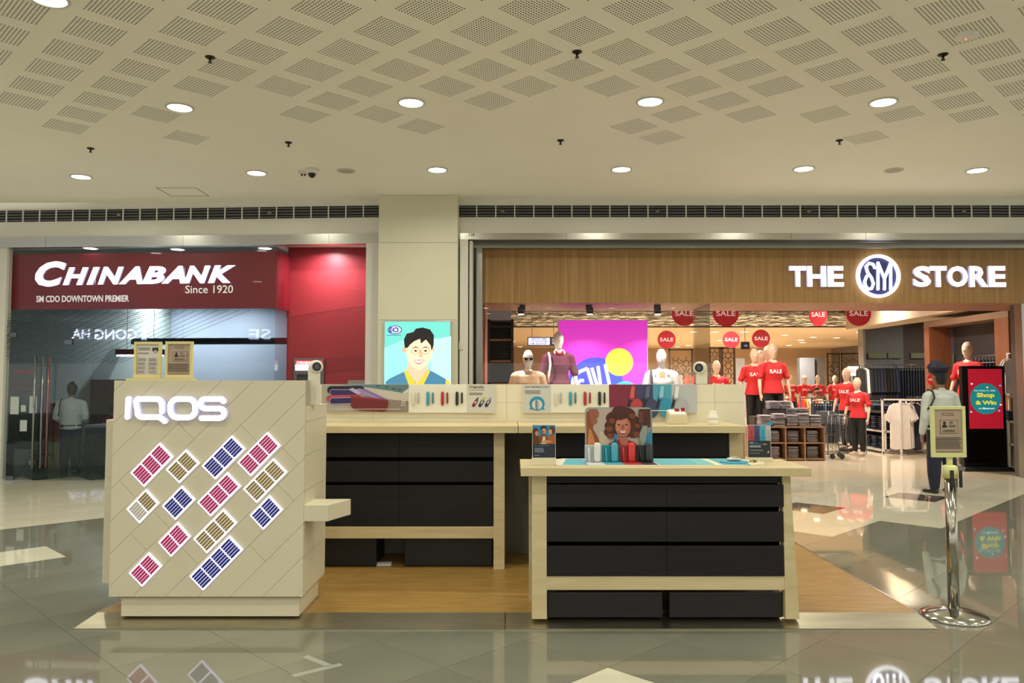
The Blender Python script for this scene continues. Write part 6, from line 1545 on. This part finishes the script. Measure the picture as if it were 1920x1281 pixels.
q = rect(860.5, 868, 642, 656, YW - .03); MB().box(q[0], q[1], YW - .045, YW - .031, q[2], q[3]).build('wall_switch', M('#d8d4c0', .5), label='small cream switch plate on the white jamb beside the pillar', cat='switch', bevel=.003)

# ================================================================== PEOPLE
EARS = lambda: [[(s * .084, .012, 1.70, .010, .022), (s * .092, .014, 1.68, .009, .022), (s * .087, .01, 1.655, .008, .014)] for s in (-1, 1)]
def person(name, label, loc, rz, sc, skin, shirt, trouser, hairc, arms='down', cap=None, seated=False, mask=None, stance=.0, strap=False, belt=True, bow=0., sleeve='long', bulk=0.):
    t = thing(name, label, 'person', (0, 0, 0)); vox = .010
    ls = []
    for s in (-1, 1):
        if arms == 'down':
            A = [(s * .205, .01, 1.40, .05), (s * .245, .02, 1.22, .045), (s * .265, .02, 1.10, .040), (s * .262, -.02, .97, .033), (s * .255, -.055, .875, .026)]
            hx, hy, hz = A[-1][:3]; H = [[(hx, hy, hz, .02, .027), (hx, hy - .012, hz - .06, .018, .038), (hx, hy - .018, hz - .09, .016, .034)]]
            H += [[(hx, hy - .045 + .02 * q, hz - .085, .0095), (hx - s * .008, hy - .05 + .02 * q, hz - .13, .0088), (hx - s * .024, hy - .045 + .019 * q, hz - .16 + .006 * abs(q - 1), .008)] for q in range(4)]
            H += [[(hx - s * .006, hy - .03, hz - .03, .012), (hx - s * .02, hy - .055, hz - .07, .011), (hx - s * .024, hy - .058, hz - .10, .009)]]
        else:
            A = [(s * .205, .01, 1.40, .05), (s * .25, .03, 1.24, .046), (s * .265, .03, 1.12, .042), (s * .22, -.10, 1.06, .035), (s * .15, -.22, 1.06, .027)]
            hx, hy, hz = A[-1][:3]; H = [[(hx, hy, hz, .026, .02), (hx - s * .03, hy - .06, hz, .038, .018), (hx - s * .04, hy - .085, hz, .034, .016)]]
            H += [[(hx - s * .04 + .02 * (q - 1.5), hy - .08, hz, .009), (hx - s * .05 + .02 * (q - 1.5), hy - .12, hz - .012, .0085), (hx - s * .055 + .019 * (q - 1.5), hy - .145 + .006 * abs(q - 1), hz - .035, .008)] for q in range(4)]
            H += [[(hx - s * .02, hy - .03, hz + .012, .012), (hx - s * .05, hy - .05, hz + .02, .011), (hx - s * .07, hy - .065, hz + .015, .009)]]
        if seated:
            L = [(s * .09, .02, .90, .10, .10), (s * .10, -.15, .86, .085, .085), (s * .105, -.40, .84, .062, .062), (s * .105, -.44, .62, .054, .058), (s * .105, -.42, .47, .038, .04)]; Ft = [(s * .105, -.40, .43, .04, .045), (s * .11, -.50, .415, .042, .03), (s * .115, -.58, .405, .036, .02)]
        else:
            L = [(s * .085, 0, .92, .095, .10), (s * (.09 + stance * .25), 0, .75, .085, .09), (s * (.095 + stance * .55), -.005, .5, .06, .065), (s * (.1 + stance * .8), .01, .3, .055, .06), (s * (.1 + stance), .02, .1, .036, .042)]
            Ft = [(s * (.1 + stance), .04, .05, .04, .045), (s * (.11 + stance), -.06, .04, .044, .034), (s * (.125 + stance), -.15, .03, .038, .024)]
        ls.append((A, H, L, Ft))
    B = Matrix.Translation((0, .02, 1.5)) @ Matrix.Rotation(bow, 4, 'X') @ Matrix.Translation((0, -.02, -1.5))
    bend = lambda ch: [(*(B @ Vector(c[:3])), *c[3:]) for c in ch]
    MOUTH = [[(-.02, -.108, 1.615, .008), (.02, -.108, 1.615, .008)]]
    allc = [bend(HEAD), bend(NECK), TORSO, SHO] + [bend(c) for c in NOSE + EARS() + MOUTH]
    for A, H, L, Ft in ls: allc += [A, L, Ft] + H
    meshpart('body', blob(allc, vox, 4), M(skin, .5, var=.03, vs=8), t)
    d = .022 + bulk
    sc_ = [[(0, 0, .93, .168 + d, .118 + d), (0, 0, 1.0, .152 + d, .108 + d), (0, 0, 1.12, .142 + d, .105 + d), (0, -.012, 1.28, .172 + d, .12 + d), (0, 0, 1.40, .168 + d, .105 + d), (0, .015, 1.465, .10, .075)], infl(SHO, .016)]
    for A, *_ in ls: sc_.append(infl(A if sleeve == 'long' else A[:3], .017 + bulk * .3))
    sc_.append([(0, .015, 1.46, .075, .07), (0, .015, 1.50, .062, .066)])
    meshpart('shirt', blob(sc_, .011, 4), M(shirt, .75, var=.04, vs=7, bump=.15), t)
    tr = [[(0, 0, .88, .178 + bulk, .125 + bulk), (0, 0, 1.0, .165 + bulk, .118 + bulk)]]
    for _, _, L, _ in ls: tr.append(infl([(c[0], c[1], c[2], c[3] * (1 if c[2] > .6 else 1.3), c[4] * (1 if c[2] > .6 else 1.3)) for c in L], .016))
    meshpart('trousers', blob(tr, .012, 4), M(trouser, .8, var=.08, vs=6), t)
    for _, _, _, Ft in ls: meshpart('shoe', blob([infl(Ft, .012), [(Ft[0][0], Ft[0][1] - .01, Ft[0][2], .05, .05), (Ft[0][0], Ft[0][1] - .01, Ft[0][2] + .05, .046, .05)]], .010, 3), M('#0d0d0f', .25), t)
    mb = MB()
    if hairc:
        hair = blob([bend([(0, .03, 1.62, .075, .075), (0, .022, 1.70, .095, .10), (0, .012, 1.76, .094, .11), (0, .008, 1.795, .07, .084)])] + ([bend([(0, -.01, 1.765, .09, .112), (0, -.005, 1.795, .072, .09)])]), .011, 4)
        meshpart('hair', hair, M(hairc, .5, var=.2, vs=20), t)
    for s in (-1, 1):
        e = MB(); c = B @ Vector((s * .032, -.102, 1.695)); e.lathe([(.002, -.012), (.012, -.004), (.013, .004), (.004, .010)], c, 10, axis='Y'); e.build('eye', M('#1d1512', .2), t)
    if mask: meshpart('face_mask', blob([bend([(-.055, -.08, 1.63, .05, .035), (0, -.114, 1.625, .055, .022), (.055, -.08, 1.63, .05, .035)])], .009, 3), M(mask, .7), t)
    if belt:
        mb = MB(); mb.tube([(.0 + .19 * math.cos(R(k * 15)) * (1 + bulk), .135 * math.sin(R(k * 15)) * (1 + bulk), .965) for k in range(24)], .02, 8, closed=True); mb.build('belt', M('#0e0e10', .4), t)
        MB().box(-.245, -.195, -.05, .05, .84, .975).build('holster', M('#0e0e10', .5), t, bevel=.01); MB().box(.10, .15, .14, .17, .93, .99).build('belt_pouch', M('#0e0e10', .5), t, bevel=.008)
    if cap:
        m = M(cap, .7, var=.06, vs=8); c = MB()
        c.tube([B @ Vector((0, .006, 1.735)), B @ Vector((0, .006, 1.77)), B @ Vector((0, -.005, 1.795)), B @ Vector((0, -.012, 1.822)), B @ Vector((0, .0, 1.838)), B @ Vector((0, .01, 1.845))], [.098, .099, .135, .150, .115, .03], 28, [.118, .119, .15, .165, .13, .03]); c.build('cap', m, t)
        v = MB(); v.slab([(.105 * math.cos(R(a)) * 1.0, -.06 + .13 * math.sin(R(a))) for a in range(180, 361, 12)], 1.735, 1.745); v.build('cap_visor', M('#0b0b0d', .2), t)
        b_ = MB(); b_.tube([B @ Vector((.1 * math.cos(R(k * 15)), .006 + .12 * math.sin(R(k * 15)), 1.742)) for k in range(24)], .007, 6, closed=True); b_.build('cap_band', M('#0c0e16', .5), t)
    if strap:
        MB().tube([(-.165, -.09, 1.42), (-.168, 0, 1.49), (-.165, .09, 1.45), (-.185, .13, 1.36), (-.225, .085, 1.27), (-.255, .06, 1.20)], .012, 8).build('shoulder_strap', M('#101116', .5), t)
    t.location = loc; t.rotation_euler = (0, 0, rz); t.scale = (sc,) * 3 if not hasattr(sc, '__len__') else sc
    return t
g = atz(1762, 924, 0)
t = person('person', 'person in navy cap, pale shirt and navy trousers, seen from behind by the store', (at(1764, 800, 10.6).x, 10.6, -.012), R(180 + 8), .935, '#8a5f48', '#c3c9c2', '#181c33', '#1a1412', cap='#161c33', stance=.04, strap=False, bulk=.012)
mb = MB()
MB().tube([(-.165 * -1, -.09, 1.42), (.168, 0, 1.49), (.165, .09, 1.45), (.19, .13, 1.36), (.235, .095, 1.27), (.262, .07, 1.20)], .012, 8).mesh(M('#101116', .5))
o = bpy.data.objects.new('shoulder_strap', MB().tube([(.165, -.10, 1.43), (.17, -.02, 1.495), (.168, .08, 1.47), (.185, .135, 1.38), (.225, .115, 1.28), (.262, .085, 1.21)], .012, 8).mesh(M('#101116', .5))); COL.objects.link(o); o.parent = t
pl = G.at(135, 893, .95)
pw = G.mat @ Vector((G.at(133, 800, .95).x, .95, 0))
t = person('person', 'person in a white shirt and dark trousers, seen from behind inside the bank', (pw.x, pw.y, -.012), R(180 + 16), .82, '#6d4a38', '#aab4bb', '#12162a', '#120e0e', arms='bent', bow=R(12), bulk=.02)
o = bpy.data.objects.new('shoulder_strap', MB().tube([(.165, -.10, 1.43), (.17, -.02, 1.5), (.168, .08, 1.475), (.18, .145, 1.38), (.18, .15, 1.25), (.20, .14, 1.15)], .012, 8).mesh(M('#101116', .5))); COL.objects.link(o); o.parent = t
# seated people far inside the store and in the bank
def stool(x, y, h, label): 
    t = thing('stool', label, 'stool', (x, y, 0)); MB().lathe([(.17, 0), (.17, .04)], (x, y, h - .04), 20).build('seat', M('#2a2622', .5), t); MB().cyl((x, y, .02), (x, y, h - .04), .03).build('post', M('#555555', .3, .8), t); MB().lathe([(.19, 0), (.19, .02)], (x, y, 0), 20).build('base', M('#555555', .3, .8), t)
for px, top, Y, sh, hr_, mk, l in ((1518, 733, 24.9, '#cfc9c2', '#1a1412', '#8fa6b8', 'seated person in a pale blouse and blue mask far inside the store'), (1473, 735, 24.6, '#d8d2cc', '#1a1412', '#c9c4c0', 'seated person in white with a white mask behind the shirt piles'), (1531, 727, 25.3, '#2a2628', '#14100f', '#2a2b30', 'seated person in dark clothes and dark mask far inside the store')):
    p = at(px, top, Y); z = p.z - 1.83 * .86
    person('person', l, (p.x, Y, z), R(4), .86, '#a97c62', sh, '#1c1d24', hr_, 'bent', seated=True, mask=mk, belt=False, sleeve='short')
    if z + .80 * .86 - .08 > .1: stool(p.x, Y + .03, z + .80 * .86 - .06, 'small stool under the ' + l.replace(' far inside the store', '').replace(' behind the shirt piles', ''))
pw = G.mat @ Vector((G.at(212, 780, 3.2).x, 3.2, 0)); ptop = G.at(212, 752, 3.2).z
person('person', 'person in pink, mostly hidden by the lit counter, inside the bank', (pw.x, pw.y, ptop - 1.83 * .86), R(160), .86, '#7a5542', '#a8205c', '#1c1d24', '#14100f', 'bent', seated=True, belt=False, sleeve='short')
stool(pw.x, pw.y, max(.2, ptop - 1.83 * .86 + .80 * .86 - .06), 'small stool under the person in pink in the bank')

# ================================================================== lit shop signs across the mall, seen only as reflections in the bank glass
def mirror_pt(px, py, Yback):
    o = G.inv @ Vector((0, 0, CAMZ)); d = G.inv.to_3x3() @ ray(px, py); k_ = (.05 - o.y) / d.y; h = o + d * k_; r_ = Vector((d.x, -d.y, d.z))
    hw = G.mat @ h; rw = G.mat.to_3x3() @ r_; s_ = (Yback - hw.y) / rw.y; return hw + rw * s_
YBk = -9.7
MB().box(-26, 16, YBk - .2, YBk - .05, 2.3, CEIL).build('wall_behind', M('#8d897f', .6), kind='structure', label='bulkhead of the shops across the mall')
def back_word(s, x0, x1, y0, y1, label, em=70., bold=.012):
    a_ = mirror_pt(x0, y1, YBk); b_ = mirror_pt(x1, y0, YBk); xa_, xb_ = sorted((a_.x, b_.x)); za_, zb_ = sorted((a_.z, b_.z))
    mb = add_text(MB(), s, (xa_, xb_, za_, zb_), YBk, 0, bold, mirror=True)
    mb.build('reflected_sign', M('#c8d4ff', .4, emit=em), label=label, cat='sign')
back_word('GONG', 177, 256, 617, 637, 'lit white word GONG across the mall, mirrored in the bank glass')
back_word('HA', 134, 168, 617, 635, 'lit white letters HA across the mall, mirrored in the bank glass')
back_word('貢茶', 264, 275, 617, 639, 'lit white stamp characters across the mall, mirrored in the bank glass')
back_word('SE', 466, 508, 617, 637, 'lit blue letters SE across the mall, mirrored in the bank glass', 22.)
